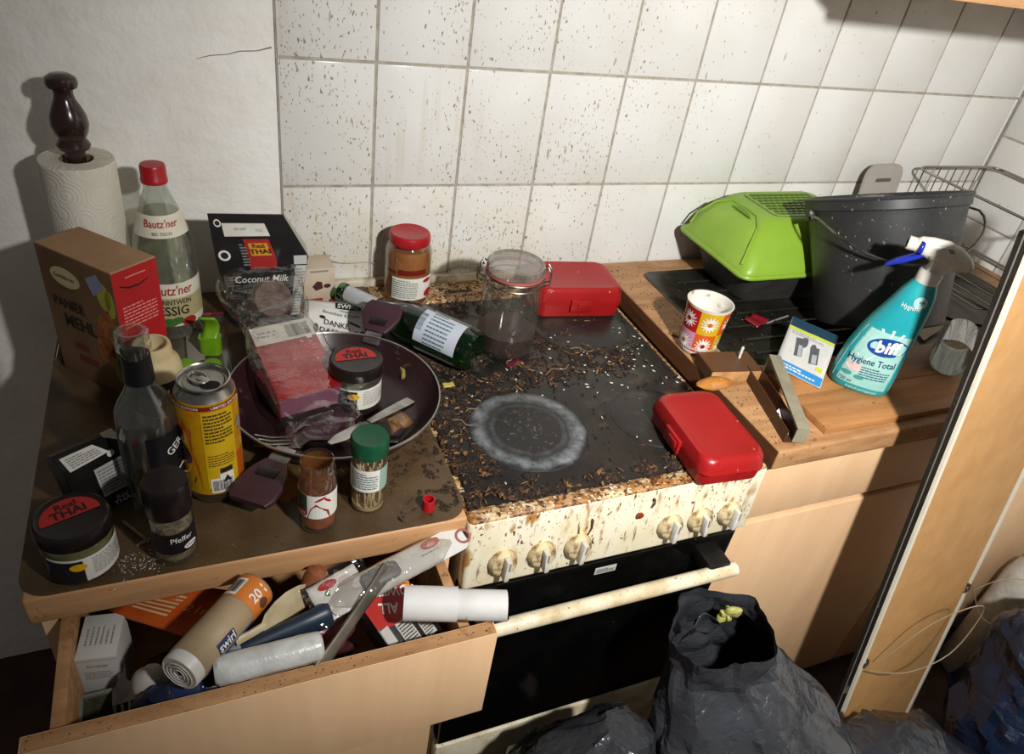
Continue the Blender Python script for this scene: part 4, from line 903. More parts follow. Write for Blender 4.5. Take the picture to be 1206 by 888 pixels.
prt('lettering', sc(txt('21mm', 0, 0, 1), .75, .5, .16, .22), mp(.0005), mat('print_apricot', '#e0a06a', .6), t)
prt('striped_print', merge(*[sc(rect(0, 0, 1, 1), .30, .25 + .09 * k, .35, .045) for k in range(6)]), mp(.0005), mat('print_sand', '#c9a878', .6), t)
b = MB(); t = thing('pill_box', 'small white medicine carton with grey print at the left end of the drawer', 'box', (-.4275, -.606, DB), R_(-8)); b.box((0, 0, .044), (.040, .056, .088), .0012); b.part('carton', mat('carton_white', '#bdbbb5', .6), t)
prt('lettering', [txt('Beruhigt', 0, .012, .006)][0], plane((0, -.028, .062), (1, 0, 0), (0, 0, 1)), inkg, t)
prt('small_print', lines(0, -.004, .028, .014, 4, 6, thick=.4), plane((0, -.028, .062), (1, 0, 0), (0, 0, 1)), inkg, t)
prt('small_print', lines(0, 0, .024, .03, 6, 6, PI / 2, thick=.3), plane((0, 0, .088), (1, 0, 0), (0, 1, 0)), inkg, t)
prt('fold_line', rect(0, 0, .040, .0008), plane((0, -.028, .084), (1, 0, 0), (0, 0, 1)), inkg, t)

# cutlery tray with forks
trm = clear('tray_smoky', '#b8b5a4', .12, .1, .25, '#6f6c58')
t = thing('cutlery_tray', 'clear plastic cutlery tray at the left end of the drawer', 'tray', (-.422, -.685, DB), 0)
b = MB(); b.loft([[(x, y, 0) for x, y in rrect(.052, .070, .006)], [(x, y, .045) for x, y in rrect(.056, .074, .006)]], True, False); b.part('compartment', trm, t, solid=.0018)
b = MB(); b.box((0, .037, .045), (.058, .004, .006), .001); b.part('rim', mat('rim_greygreen', '#6f7266', .4), t); b = MB(); b.box((-.028, 0, .045), (.004, .074, .006), .001); b.part('rim', mat('rim_greygreen', '#6f7266', .4), t)
fork('fork', 'steel fork lying on its back inside the drawer tray', (-.422, -.530, DB + .062), (R_(6), 0, R_(6)), metal_d)
t = thing('kitchen_gadget', 'dark plastic kitchen gadget in the shadow at the back of the drawer', 'utensil', (-.372, -.64, DB), R_(20))
b = MB(); b.loft([[(x, y, z) for x, y in rrect(.05 * k, .04 * k, .01)] for z, k in ((0, 1), (.045, .95), (.062, .6))]); b.part('body', black_lid, t)
b = MB(); b.lathe([(.011, 0), (.011, .012), (.009, .015), (0, .016)], 18, Matrix.Translation((.004, -.016, .050)) @ Matrix.Rotation(R_(65), 4, 'X')); b.part('knob', mat('gadget_grey', '#4b4743', .4), t)
crumple('red_bag_scrap', 'dark red crumpled food bag at the bottom of the drawer', 'bag', (-.335, -.655, DB + .034), (.045, .03, .028), mat('bag_darkred', '#5a1512', .4, var=(30, '#2d0a0a', .4, .7)), 6)
crumple('white_paper_scrap', 'grey white curled paper scrap beside the bin bag roll', 'paper', (-.378, -.676, ZB - .262), (.018, .016, .024), mat('paper_greywhite', '#a9a49b', .7), 9, .25)

# cream plastic spoon, yellow box, brown tool handle
t = thing('serving_spoon', 'cream plastic serving spoon standing on edge among the packets', 'utensil', (-.232, -.650, ZB - .222), rot=(R_(62), R_(10), R_(38)))
b = MB(); rings = []
for s_, w_, dp in ((-.042, .004, .0), (-.034, .011, .002), (-.018, .0155, .0045), (0, .017, .0055), (.018, .0145, .0045), (.034, .008, .002), (.05, .0045, 0)):
    rings.append([(s_, w_ * math.cos(a), -dp * max(0, math.sin(a) + .2) + .0016 * math.sin(a)) for a in np.linspace(0, 2 * PI, 17)[:-1]])
b.loft(rings); b.part('bowl', mat('cream_spoon', '#b9ab8c', .4, var=(20, '#9f8d68', .4, .7)), t, recalc=True)
b = MB(); b.tube([(-.038, 0, 0), (-.055, 0, -.004), (-.07, 0, -.010)], [.0045, .0045, .005], 10, flat=.6); b.part('handle', mat('cream_spoon', '#b9ab8c', .4), t)
t = thing('yellow_box', 'pale yellow carton with barcode beneath the bin bag roll', 'box', (-.272, -.664, DB + .04), rot=(R_(12), 0, R_(28)))
b = MB(); b.box((0, 0, 0), (.06, .028, .05), .001); b.part('carton', mat('carton_yellow', '#b29b52', .6), t)
p = prt('barcode', bars(.006, .0, .036, .02, 22, 5), plane((0, -.014, .008), (1, 0, 0), (0, 0, 1)), ink, t); prt('barcode', bars(.004, .0, .036, .018, 22, 6), plane((0, 0, .025), (1, 0, 0), (0, 1, 0)), ink, t)
t, ln, inv = lying('wooden_tool', 'reddish brown wooden handle with round end behind the cream spoon', 'utensil', (-.225, -.634, ZB - .262), (-.196, -.618, ZB - .214))
b = MB(); b.lathe([(0, -.03), (.008, -.03), (.010, 0), (.012, ln * .6), (.0145, ln * .85), (.013, ln), (.007, ln + .006), (0, ln + .007)], 20); b.part('handle', mat('wood_redbrown', '#8d5230', .4, var=(14, '#6f3c20', .35, .7)), t)
b = MB(); b.lathe([(.0122, ln * .5), (.0132, ln * .55), (.0128, ln * .6)], 20); b.part('ferrule', metal_d, t)
crumple('pink_bag_scrap', 'dull pink plastic bag poking out behind the blue handle', 'bag', (-.190, -.664, ZB - .262), (.030, .024, .03), mat('bag_pink', '#8a4a52', .35, var=(30, '#5d2a33', .4, .7)), 12)

# clear bag with cardboard header on top
t = thing('utensil_blister', 'clear plastic blister pack with white card and small red logo lying on the drawer contents', 'package', (-.105, -.638, ZB - .212), rot=(R_(14), R_(-3), R_(17)))
b = MB(); b.loft([[(x, y, -.001) for x, y in rrect(.185, .034, .010)], [(x, y, .001) for x, y in rrect(.185, .034, .010)]]); cardo = b.part('card', mat('card_white', '#c9c6c0', .55), t)
mpk = lambda e: plane((0, 0, .001), (1, 0, 0), (0, 1, 0), e)
prt('logo', merge(ell(.048, .010, .013, .006)), mpk(.0006), inkr, cardo); prt('lettering', txt('alio', .048, .0095, .008), mpk(.0011), inkw, cardo); prt('small_print', lines(.050, .0, .040, .003, 1, 3), mpk(.0006), inkg, cardo)
prt('red_edge', merge(rect(-.03, -.006, .035, .002), rect(-.036, -.002, .02, .002)), mpk(.0006), inkr, cardo)
b = MB()
def blister(u, v):
    a = PI * v; x = -.092 + u * .165; w_ = .018 * min(1, 6 * min(u, 1 - u) + .15); return (x, -math.cos(a) * w_, .001 + math.sin(a) * .011 * min(1, 5 * min(u, 1 - u)) + .0015 * nz((x, v, 0), 40))
b.grid(blister, 30, 10); b.part('blister', clear('blister_clear', '#f2f0ee', .25, .08, .08, '#c9c5bf', (50, .7, .003)), t)
b = MB(); b.lathe([(.007, -.0012), (.0105, -.0012), (.0105, .0012), (.007, .0012), (.007, -.0012)], 20, Matrix.Translation((.090, -.001, 0))); b.part('hang_loop', mat('loop_dusky', '#8d5a58', .5), t)
b = MB(); b.loft([[(x * k, y * k * .8, z) for x, y in rrect(.05, .026, .008)] for z, k in ((0, 1), (.006, .9), (.008, .6))], xf=Matrix.Translation((-.025, .002, .0015))); b.part('grey_tool', mat('tool_grey', '#6a6663', .5), t)
# second crinkled clear pouch with white card, red and green print
t = thing('seasoning_pouch', 'crinkled clear pouch with white card and green and red print', 'packet', (-.178, -.652, ZB - .216), rot=(R_(20), 0, R_(22)))
b = MB(); b.grid(lambda u, v: ((u - .5) * .062, (v - .5) * .046, .003 * nz((u * 4, v * 4, 0), 1, 4)), 12, 10); b.part('card', mat('card_white', '#c9c6c0', .55), t, solid=.0012)
mpp = lambda e: (lambda u, v: Vector((u, v, .003 * nz(((u / .062 + .5) * 4, (v / .046 + .5) * 4, 0), 1, 4) + .0007 + e)))
prt('red_print', ell(-.008, .015, .012, .005), mpp(.0008), inkr, t); prt('green_print', ell(-.010, .006, .006, .004), mpp(.0008), mat('print_leaf', '#3f6d2c', .5), t); prt('lettering', txt('ISO KNIT', -.004, -.004, .0055), mpp(.0008), ink, t)
b = MB(); b.grid(lambda u, v: ((u - .5) * .08, (v - .5) * .056, .006 + .006 * nz((u * 5, v * 5, 0), 1, 8)), 18, 14); b.part('clear_wrap', bag_c, t)

# red and black box, steel tongs, dark rest
t = thing('battery_box', 'red and black cardboard box with white text panels lying tilted in the drawer', 'box', (-.115, -.672, ZB - .262), rot=(R_(30), R_(4), R_(32)))
b = MB(); b.box((0, 0, 0), (.070, .105, .026), .001); b.part('carton', mat('carton_blackred', '#151313', .4), t)
mpq = lambda e: plane((0, 0, .013), (1, 0, 0), (0, 1, 0), e)
rp_ = prt('red_half', poly([(-.035, .006), (.035, -.020), (.035, .0525), (-.035, .0525)]), mpq(.0004), mat('carton_red', '#a11d18', .4), t)
prt('lettering', merge(txt('POWER', .012, .030, .017, .9, 0, 2.6, bold=.02), txt('ALL', -.008, .018, .017, .9, 0, 2.6, bold=.02)), mpq(.0008), inkw, t)
prt('yellow_print', lines(.026, .030, .018, .006, 2, 3, 2.6), mpq(.0008), inky, t)
prt('text_panel', merge(rect(-.004, -.022, .020, .040, rot=.0), rect(-.028, -.008, .012, .022), rect(.020, -.022, .016, .034)), mpq(.0006), mat('panel_paper', '#a8a49d', .6), t)
prt('small_print', merge(lines(-.004, -.022, .017, .036, 10, 3, thick=.45)), mpq(.001), ink, t); prt('small_print', lines(-.022, -.034, .014, .030, 8, 5, thick=.35), mpq(.0006), inkg, t); prt('small_print', lines(.020, -.022, .013, .03, 9, 6, thick=.4), mpq(.001), ink, t)
t, ln, inv = lying('steel_tongs', 'long flat dull steel tongs arm slanting over the drawer front', 'utensil', (-.208, -.724, ZB - .228), (-.120, -.640, ZB - .205))
b = MB(); b.loft([[(x * w_, y * .0022, z) for x, y in rrect(2, 2, .5, 3)] for z, w_ in ((-.012, .0075), (.02, .0068), (ln * .5, .0062), (ln * .8, .008), (ln, .010))]); b.part('arm', mat('steel_brownish', '#6e665b', .4, .8, var=(30, '#544c42', .4, .7)), t, recalc=True)
crumple('dark_cloth', 'black crumpled cloth at the bottom right of the drawer', 'cloth', (-.105, -.695, DB + .026), (.05, .028, .022), mat('cloth_black', '#141012', .9), 15)
crumple('maroon_bag', 'dark maroon wrapper under the red and black box', 'wrapper', (-.215, -.640, DB + .026), (.05, .05, .024), mat('wrapper_maroon', '#3c1418', .4), 17)

# ================================================================== THINGS ON THE HOB AND THE RIGHT WORKTOP
lunch_m = mat('lunchbox_red', '#981818', .34, var=(10, '#881212', .4, .7), spots=[(120, .72, .76, '#d6988d', (1, 1, 1), 12)])
def lunchbox(label, loc, rz, W_, D_, H_, latch_side):
    t = thing('lunch_box', label, 'lunch box', loc, rz)
    def rg(k, z, r): return [(x, y, z) for x, y in rrect(W_ * k, D_ * k, r, 5)]
    b = MB(); b.loft([rg(.90, 0, .012), rg(.955, .003, .016), rg(.985, H_ * .42, .018), rg(.985, H_ * .5, .018)], True, False); b.part('bottom_shell', lunch_m, t)
    b = MB(); b.loft([rg(1.0, H_ * .47, .018), rg(1.005, H_ * .49, .018), rg(.985, H_ * .62, .018), rg(.97, H_ * .84, .020), rg(.93, H_ * .96, .022), rg(.86, H_, .020), rg(.80, H_ * .985, .016)], False, True); b.part('lid', lunch_m, t)
    b = MB(); b.loft([rg(1.012, H_ * .465, .018), rg(1.012, H_ * .505, .018)], False, False); b.part('seam_rim', lunch_m, t)
    if latch_side == 'front':
        M_ = Matrix.Translation((0, -D_ / 2 - .002, H_ * .46))
    else:
        M_ = Matrix.Translation((-W_ / 2 - .002, 0, H_ * .46)) @ Matrix.Rotation(-PI / 2, 4, 'Z')
    b = MB(); b.box((0, 0, 0), (.042, .006, .024), .002, M_); la_ = b.part('latch', lunch_m, t)
    b = MB(); b.box((.004, -.0035, .002), (.022, .003, .010), .001, M_); b.part('latch_tab', lunch_m, la_)
    return t
lunchbox('bright red lunch box with front latch standing at the back of the hob', (.358, -.118, ST + .0030), R_(-7), .170, .118, .060, 'front')
lunchbox('bright red lunch box with side latch overhanging the front of the cooker', (.3780, -.5500, ST + .0030), R_(-4), .108, .165, .046, 'side')

# dry bread crust
b = MB(); b.grid(lambda u, v: ((u - .5) * .056, (v - .5) * .026 * math.sin(PI * min(1, max(.02, u))) ** .6, .008 * math.sin(PI * u) * (1 - (2 * v - 1) ** 2) + .001 * nz((u * 6, v * 4, 0), 1)), 18, 10)
o = b.part('bread_crust', mat('crust', '#b87a2c', .6, var=(60, '#8f5518', .35, .7)), solid=.003); o.location = (.447, -.462, ST + .0465); o.rotation_euler = (R_(18), R_(-14), R_(-24)); tag(o, 'curled golden dry bread crust on the edge of the front red lunch box', 'food scrap')

# mug
mx, my = .508, -.328; fa = facing(mx, my)
t = thing('coffee_mug', 'tall china mug with coloured squares and white daisies on the right worktop', 'mug', (mx, my, RW + .0005))
mp_ = [(.026, 0), (.0300, .003), (.0330, .014), (.0348, .04), (.0365, .07), (.0395, .092), (.0405, .0945)]
china = mat('china_white', '#d8d3c8', .2, var=(20, '#cbc4b5', .4, .7), spots=[(45, .64, .7, '#8a5a32', (1, 1, 1), 9)])
b = MB(); b.lathe([(0, .003), (.02, .002)] + mp_ + [(.0385, .0945), (.0370, .090), (.0330, .05), (.030, .012), (0, .009)], 44); b.part('cup', china, t)
rp = rprof(mp_)
cols = [[mat('mug_red', '#a81c1c', .25), mat('mug_orange', '#c9551a', .25), mat('mug_pink', '#c98aa6', .25), mat('mug_orange', '#c9551a', .25), mat('mug_yellow', '#c9a21c', .25), mat('mug_red', '#a81c1c', .25)],
        [mat('mug_pink', '#c98aa6', .25), mat('mug_yellow', '#c9a21c', .25), mat('mug_red', '#a81c1c', .25), mat('mug_yellow', '#c9a21c', .25), mat('mug_orange', '#c9551a', .25), mat('mug_pink', '#c98aa6', .25)]]
cw_ = 2 * PI / 6
dm = mat('daisy_white', '#dcd8cf', .3); dc = mat('daisy_centre', '#b5651d', .3); dc2 = mat('daisy_red_centre', '#8c1a1f', .3)
for row in range(2):
    for k in range(6):
        a = fa - .2 + (k - 2.5) * cw_; zc = .024 + .044 * row
        def mpx(e, a=a, zc=zc):
            return lambda u, v: Vector(((rp(zc + v) + e) * math.sin(a + u), -(rp(zc + v) + e) * math.cos(a + u), zc + v))
        sq = prt('painted_square', rect(0, 0, cw_, .044, 8, 5), mpx(.0003), cols[row][k], t)
        pet = []
        for q_ in range(14):
            g_ = 2 * PI * q_ / 14; pet.append(ell(.26 * math.cos(g_), .0098 * math.sin(g_), .0001, .0001, 4))
        pts = []
        for q_ in range(28):
            g_ = 2 * PI * q_ / 28; rr = 1 if q_ % 2 == 0 else .55; pts.append((.45 * rr * math.cos(g_), .0170 * rr * math.sin(g_)))
        V = [(0, 0)] + pts; prt('daisy', (V, [(0, i, i % 28 + 1) for i in range(1, 29)]), mpx(.0008), dm, sq)
        prt('daisy_centre', ell(0, 0, .11, .0042, 14), mpx(.0012), dc2 if (k + row) % 3 == 0 else dc, sq)
b = MB(); M_ = Matrix.Rotation(fa + 2.6, 4, 'Z'); b.tube([(0, -.034, .078), (0, -.052, .076), (0, -.060, .058), (0, -.056, .036), (0, -.043, .024), (0, -.032, .024)], [.005, .0048, .0045, .0045, .0048, .005], 10, M_, flat=.7); b.part('handle', china, t)

# bread bin / lime container
t = thing('lime_storage_box', 'lime green lidded plastic box on dark grey base beside the bucket', 'storage box', (0, 0, 0))
lg = mat('lime_lid', '#84a636', .38, var=(8, '#78992c', .4, .7)); dg = mat('grey_base', '#3a3936', .5, var=(14, '#2c2b29', .4, .7), spots=[(80, .68, .74, '#57544d', (1, 1, 1), 8)])
bz = RW + .005; zl = ZB - .083; zt = ZB + .002
def ring8(xl, xr, yf, yb, z, r): return [(x, y, z) for x, y in rrect(xr - xl, yb - yf, r, 4, (xl + xr) / 2, (yf + yb) / 2)]
b = MB(); b.loft([ring8(.70, .93, -.20, -.05, bz, .03), ring8(.672, .95, -.225, -.045, zl - .03, .03), ring8(.655, .962, -.24, -.035, zl + .004, .025)]); b.part('base', dg, t)
b = MB(); b.loft([ring8(.640, .965, -.248, -.022, zl - .006, .022), ring8(.640, .965, -.248, -.022, zl + .004, .022), ring8(.645, .967, -.246, -.030, zl + .012, .022), ring8(.658, .96, -.228, -.034, zl + .040, .03), ring8(.682, .95, -.205, -.038, zl + .066, .035), ring8(.715, .935, -.185, -.045, zt - .004, .03), ring8(.728, .925, -.178, -.050, zt, .026), ring8(.74, .915, -.166, -.060, zt - .001, .02)], False, True); lid = b.part('lid', lg, t)
b = MB(); rim_ = [Vector(p) for p in ring8(.640, .965, -.249, -.021, zl - .001, .022)]; b.tube(rim_, .005, 8, closed=True); b.part('lid_rim', lg, t)
# inset end flap drawn by a raised bead on the sloping end
def endpt(y, s):                      # s 0..1 up the sloping left end
    xs = np.interp(s, [0, .25, .5, .75, 1], [.645, .657, .678, .704, .722]); zs = np.interp(s, [0, .25, .5, .75, 1], [zl + .012, zl + .037, zl + .062, zl + .078, zt - .003])
    return Vector((xs - .0025, y, zs))
bead = [endpt(-.225, .05), endpt(-.210, .35), endpt(-.185, .65), endpt(-.155, .85), endpt(-.12, .9), endpt(-.075, .85), endpt(-.055, .6), endpt(-.045, .3), endpt(-.045, .08)]
b = MB(); b.tube(bead, .0022, 6); b.part('flap_seam', lg, lid)
b = MB(); b.grid(lambda u, v: endpt(-.155 + .06 * u, .70 + .10 * v * math.sin(PI * u)) + Vector((-.002, 0, .001)), 10, 3); b.part('finger_grip', mat('lime_dark', '#5d8418', .4), lid, solid=.002)
b = MB(); b.loft([ring8(.742, .912, -.170, -.058, zt + .0012, .012), ring8(.748, .906, -.164, -.064, zt + .0012, .01)], False, False); b.part('grid_border', lg, lid)
hole_m = mat('lime_hole', '#3f5a0f', .5)
hb = MB(); hb.box((0, 0, 0), (.011, .006, .0024), .0008); h0 = None
for r_ in range(8):
    for c_ in range(11):
        if h0 is None: h0 = hb.part('grid_slot', hole_m, lid); ho = h0
        else: ho = copy_part(h0, None, lid)
        ho.location = (.755 + c_ * .0145 + (.007 if r_ % 2 else 0), -.158 + r_ * .0128, zt - .0005); ho.rotation_euler = (0, 0, 0)
        if ho is not h0: ho.parent = lid

# bucket
ax = Vector((-.036, .405, .91)).normalized(); bc = Vector((.876, -.372, ZB - .1185))
t = thing('bucket', 'black plastic bucket with wire handle tilted in the sink', 'bucket', bc); t.rotation_mode = 'QUATERNION'; t.rotation_quaternion = Vector((0, 0, 1)).rotation_difference(ax)
bkm = mat('bucket_black', '#262626', .42, var=(14, '#303030', .4, .7), spots=[(190, .68, .73, '#a3a098', (1, 1, .6), 8), (60, .66, .78, '#5a5853', (1, 1, .3), 7)], bump=(50, .1, .001))
HB = .226
b = MB(); b.lathe([(0, .004), (.104, .0), (.109, .004), (.112, .02), (.129, HB - .03), (.131, HB - .02), (.135, HB - .018), (.136, HB), (.1295, HB + .001), (.1275, HB - .01), (.107, .012), (0, .01)], 56); b.part('shell', bkm, t)
b = MB(); rg_ = [(.1350 * math.sin(a), -.1350 * math.cos(a), HB) for a in np.linspace(0, 2 * PI, 57)[:-1]]; b.tube(rg_, .0034, 8, closed=True); b.part('rim', bkm, t)
M_ = Matrix.Rotation(R_(-24), 4, 'Z')
b = MB(); hp = []
for k in range(25):
    a = PI * k / 24; hp.append((-.139 * math.cos(a), -.012 - .135 * math.sin(a) ** .6, HB - .025 - .085 * math.sin(a) ** 1.3))
b.tube(hp, .0022, 8, M_); b.part('wire_handle', metal_d, t)
for s2 in (-1, 1):
    b = MB(); b.box((s2 * .134, 0, HB - .026), (.012, .022, .020), .003, M_); b.part('handle_lug', bkm, t)

# spray bottle
sx3, sy3 = .728, -.494
t = thing('spray_bottle', 'turquoise bathroom cleaner spray bottle with white head and blue trigger', 'spray bottle', (sx3, sy3, RW + .0128), facing(sx3, sy3) + R_(10))
teal = mat('spray_teal', '#1f8f96', .3, var=(9, '#2aa0a3', .4, .7)); tealp = mat('label_pale', '#9fc7bd', .35, var=(14, '#7fb5ad', .35, .7))
bp_ = [(0, .044, .029, 0), (.004, .049, .033, 0), (.03, .0490, .034, .001), (.07, .0460, .033, .003), (.10, .0425, .032, .0065), (.125, .0385, .030, .0105), (.145, .0345, .028, .0145), (.165, .0300, .0255, .0180), (.185, .0255, .022, .0205), (.200, .0195, .018, .0220), (.206, .0160, .016, .023)]
def sring(z, w_, d_, ox, k=1.0): return [(ox + w_ * k * (abs(math.sin(a)) ** .8) * (1 if math.sin(a) >= 0 else -1), -d_ * k * (abs(math.cos(a)) ** .8) * (1 if math.cos(a) >= 0 else -1), z) for a in np.linspace(0, 2 * PI, 41)[:-1]]
b = MB(); b.loft([sring(z, w_, d_, ox) for z, w_, d_, ox in bp_]); b.part('body', teal, t, smooth=60)
zi = [q[0] for q in bp_]
def smap(e):
    def fn(u, v):
        w_ = np.interp(v, zi, [q[1] for q in bp_]); d_ = np.interp(v, zi, [q[2] for q in bp_]); ox = np.interp(v, zi, [q[3] for q in bp_])
        s_ = max(-.985, min(.985, (u - ox) / w_)); sa = abs(s_) ** (1 / .8); ca = math.sqrt(max(0, 1 - sa * sa)) ** .8
        return Vector((u, -d_ * ca - e, v))
    return fn
def outline(z0, z1, k, n=10):
    V = []; F = []
    for j in range(n + 1):
        z = z0 + (z1 - z0) * j / n; w_ = np.interp(z, zi, [q[1] for q in bp_]) * k; ox = np.interp(z, zi, [q[3] for q in bp_])
        for i in range(11): V.append((ox + (i / 5 - 1) * w_, z))
    for j in range(n):
        for i in range(10): F.append((j * 11 + i, j * 11 + i + 1, j * 11 + 12 + i, j * 11 + 11 + i))
    return V, F
p = prt('label', outline(.014, .118, .93), smap(.0006), tealp, t)
rays = [poly([(.010 + .012 * math.cos(g_), .090 + .010 * math.sin(g_)), (.010 + .045 * math.cos(g_ - .05), .090 + .035 * math.sin(g_ - .05)), (.010 + .045 * math.cos(g_ + .05), .090 + .035 * math.sin(g_ + .05))]) for g_ in np.linspace(1.2, 4.2, 9)]
for q_ in rays: prt('sun_ray', (q_[0], q_[1]), smap(.0009), mat('ray_white', '#cfe0d8', .4), p) if all(abs(x - .008) < .038 and z < .125 for x, z in q_[0]) else None
rt = R_(8)
prt('brand_oval', ell(.012, .094, .030, .0165, 36, rot=rt), smap(.0012), mat('biff_blue', '#17408f', .35), p)
prt('yellow_edge', poly([(-.002, .077), (.018, .077), (.034, .086), (.036, .090), (.03, .083), (.016, .0785)]), smap(.0013), mat('biff_lime', '#c9d84a', .4), p)
prt('lettering', txt('biff', .012, .094, .029, .95, .12, rt, bold=.03), smap(.0018), inkw, p)
prt('lettering', merge(txt('Hygiene Total', .000, .062, .0165, .78, 0, R_(4), bold=.01)), smap(.0012), mat('biff_navy', '#16305e', .4), p)
prt('small_print', lines(.012, .042, .045, .022, 5, 4, R_(3), thick=.4), smap(.0012), mat('biff_navy', '#16305e', .4), p)
prt('badge_print', ell(-.022, .046, .013, .008), smap(.0012), mat('biff_pink', '#cfb7b4', .4), p); prt('badge_print', merge(ell(-.028, .032, .008, .004), ell(-.008, .030, .008, .004)), smap(.0012), mat('biff_teal2', '#3f8f86', .4), p)
prt('lettering', txt('750 ml', -.026, .019, .0085, .9), smap(.0012), mat('biff_navy', '#16305e', .4), p)
prt('lettering', txt('Kraftvoll und hygienisch', .004, .0085, .0052, 1), smap(.0008), inkw, t)
prt('plus_badge', ell(.026, .178, .0095, .0095), smap(.0008), mat('biff_plus', '#a9d3d0', .4), t); prt('plus_sign', merge(rect(.028, .179, .008, .0022), rect(.028, .179, .0022, .008)), smap(.0012), mat('biff_tealdark', '#17727a', .4), t)
prt('lettering', txt('Hygiene', .016, .168, .0105, .85, .1), smap(.0014), inkw, t)
wsp = mat('spray_white', '#d6d2c8', .35, var=(20, '#bfb8a8', .4, .7), spots=[(70, .66, .72, '#6d6352', (1, 1, 1), 9)])
H_ = Matrix.Translation((.023, 0, 0))
b = MB(); b.lathe([(.0155, .204), (.0175, .205), (.0175, .222), (.0150, .226)], 28, H_); b.part('collar', wsp, t)
b = MB(); rings = []
for x, zc, hh, dd in ((-.034, .256, .010, .008), (-.028, .257, .0135, .011), (-.012, .257, .0165, .0135), (.010, .254, .020, .0145), (.030, .250, .0185, .014), (.046, .247, .012, .011), (.054, .244, .005, .006)):
    rings.append([(x + .018, -dd * math.cos(a), zc + hh * math.sin(a)) for a in np.linspace(0, 2 * PI, 21)[:-1]])
b.loft(rings); b.part('head', wsp, t, recalc=True, smooth=60)
b = MB(); b.loft([[(x, y, z) for x, y in rrect(w_, d_, .006, 4, ox, 0)] for z, w_, d_, ox in ((.222, .026, .024, .024), (.232, .030, .024, .030), (.246, .040, .024, .034))]); b.part('neck_housing', wsp, t)
b = MB(); b.lathe([(.009, 0), (.0105, .002), (.0105, .012), (.008, .013)], 20, Matrix.Translation((-.014, 0, .256)) @ Matrix.Rotation(-PI / 2, 4, 'Y')); nzl = b.part('nozzle', wsp, t)
b = MB(); b.lathe([(0, .0135), (.0035, .0135), (.0035, .010)], 14, Matrix.Translation((-.0145, 0, .256)) @ Matrix.Rotation(-PI / 2, 4, 'Y')); b.part('nozzle_hole', mat('hole_black', '#050505', .9), nzl)
bl = mat('trigger_blue', '#182a9a', .3)
b = MB(); b.loft([[(px, y * w_, pz) for y in (-1, 1) for px, pz in (((x - th, z) if y < 0 else (x + th, z)),)] + [(x + th, -w_, z), (x - th, w_, z)][::-1] for x, z, w_, th in ((.004, .246, .006, .004),)], False, False) if False else None
tr_ = []
for x, z, th in ((.008, .252, .009), (-.002, .243, .0095), (-.016, .232, .009), (-.032, .222, .0075), (-.041, .215, .005)):
    tr_.append([(x + th * .5 * math.cos(a) * .8, -.009 * math.sin(a), z + th * math.cos(a)) for a in np.linspace(0, 2 * PI, 15)[:-1]])
b = MB(); b.loft(tr_); b.part('trigger', bl, t, recalc=True, smooth=60)
b = MB(); b.loft([[(-.010 + .018 * k, -.0150 * q_, .246 + .012 * j) for q_, j in ((.6, 0), (1, .5), (.9, 1.2), (.6, 1.6))] for k in (0, .35)], False, False); b.part('blue_collar', bl, t, solid=.002)

# cutting board of two planks in front of the sink
cb = thing('wooden_board', 'light wooden board of two planks lying before the sink under the spray bottle', 'board', (0, 0, 0))
bwood = mat('board_wood', '#b07c4a', .5, var=(6, '#8f5f34', .3, .72, (1, 9, 9)), spots=[(120, .68, .74, '#5a3a20', (1, 1, 1), 9)], world=True)
b = MB(); b.box((.83, -.456, RW + .0065), (.50, .0855, .0125), .0015); b.part('plank', bwood, cb)
b = MB(); b.box((.83, -.543, RW + .0065), (.50, .0855, .0125), .0015); b.part('plank', bwood, cb)

# block with a screw
t = thing('wood_block', 'small brown offcut of coated board lying beside the mug', 'wood block', (.522, -.404, RW + .0004), R_(-8))
b = MB(); b.box((0, 0, .010), (.095, .058, .020), .0008); b.part('core', mat('chipboard_edge', '#b98a58', .7, var=(60, '#9c7044', .35, .7)), t)
b = MB(); b.box((0, .0, .0204), (.0948, .0578, .001)); b.part('top_laminate', mat('laminate_brown', '#5b3a24', .4), t); b = MB(); b.box((-.0478, 0, .010), (.0008, .0575, .0195)); b.part('side_laminate', mat('laminate_brown', '#5b3a24', .4), t)
t = thing('wall_plug', 'white plastic wall plug standing upright on the brown wood block', 'wall plug', (.545, -.398, RW + .0215))
b = MB(); b.lathe([(0, 0), (.0022, 0), (.0026, .006), (.0023, .007), (.0027, .013), (.0024, .014), (.0027, .020), (.0018, .0225), (0, .023)], 12); b.part('plug', mat('plug_white', '#d0ccc2', .5), t)
b = MB(); b.box((0, -.0024, .012), (.0006, .0008, .016)); b.part('slot', inkg, t)

# shelf bracket: beige bar over a brown U channel
t = thing('metal_bracket', 'beige metal bar bracket with brown channel lying across the worktop edge', 'bracket', (0, 0, 0))
bgm = mat('bracket_beige', '#8d8672', .45, var=(30, '#7a735f', .4, .7), spots=[(200, .72, .76, '#3d372c', (1, 1, 1), 0)]); brm = mat('channel_brown', '#4a2c1a', .4, var=(30, '#3a2213', .4, .7))
A1 = Vector((.585, -.432, RW + .044)); A2 = Vector((.520, -.594, RW + .026)); dr_ = (A2 - A1).normalized(); M_, ln = along(A1, A2)
wv = dr_.cross(Vector((0, 0, 1))).normalized(); upv = wv.cross(dr_)
def obox(A, B, w_, h_):
    d_ = (B - A).normalized(); s_ = d_.cross(Vector((0, 0, 1))).normalized(); u_ = s_.cross(d_)
    return [[P + s_ * (sx * w_ / 2) + u_ * (sz * h_ / 2) for sx, sz in ((-1, -1), (1, -1), (1, 1), (-1, 1))] for P in (A, B)]
b = MB(); b.loft(obox(A1, A2, .020, .004)); b.part('top_bar', bgm, t, smooth=0, recalc=True)
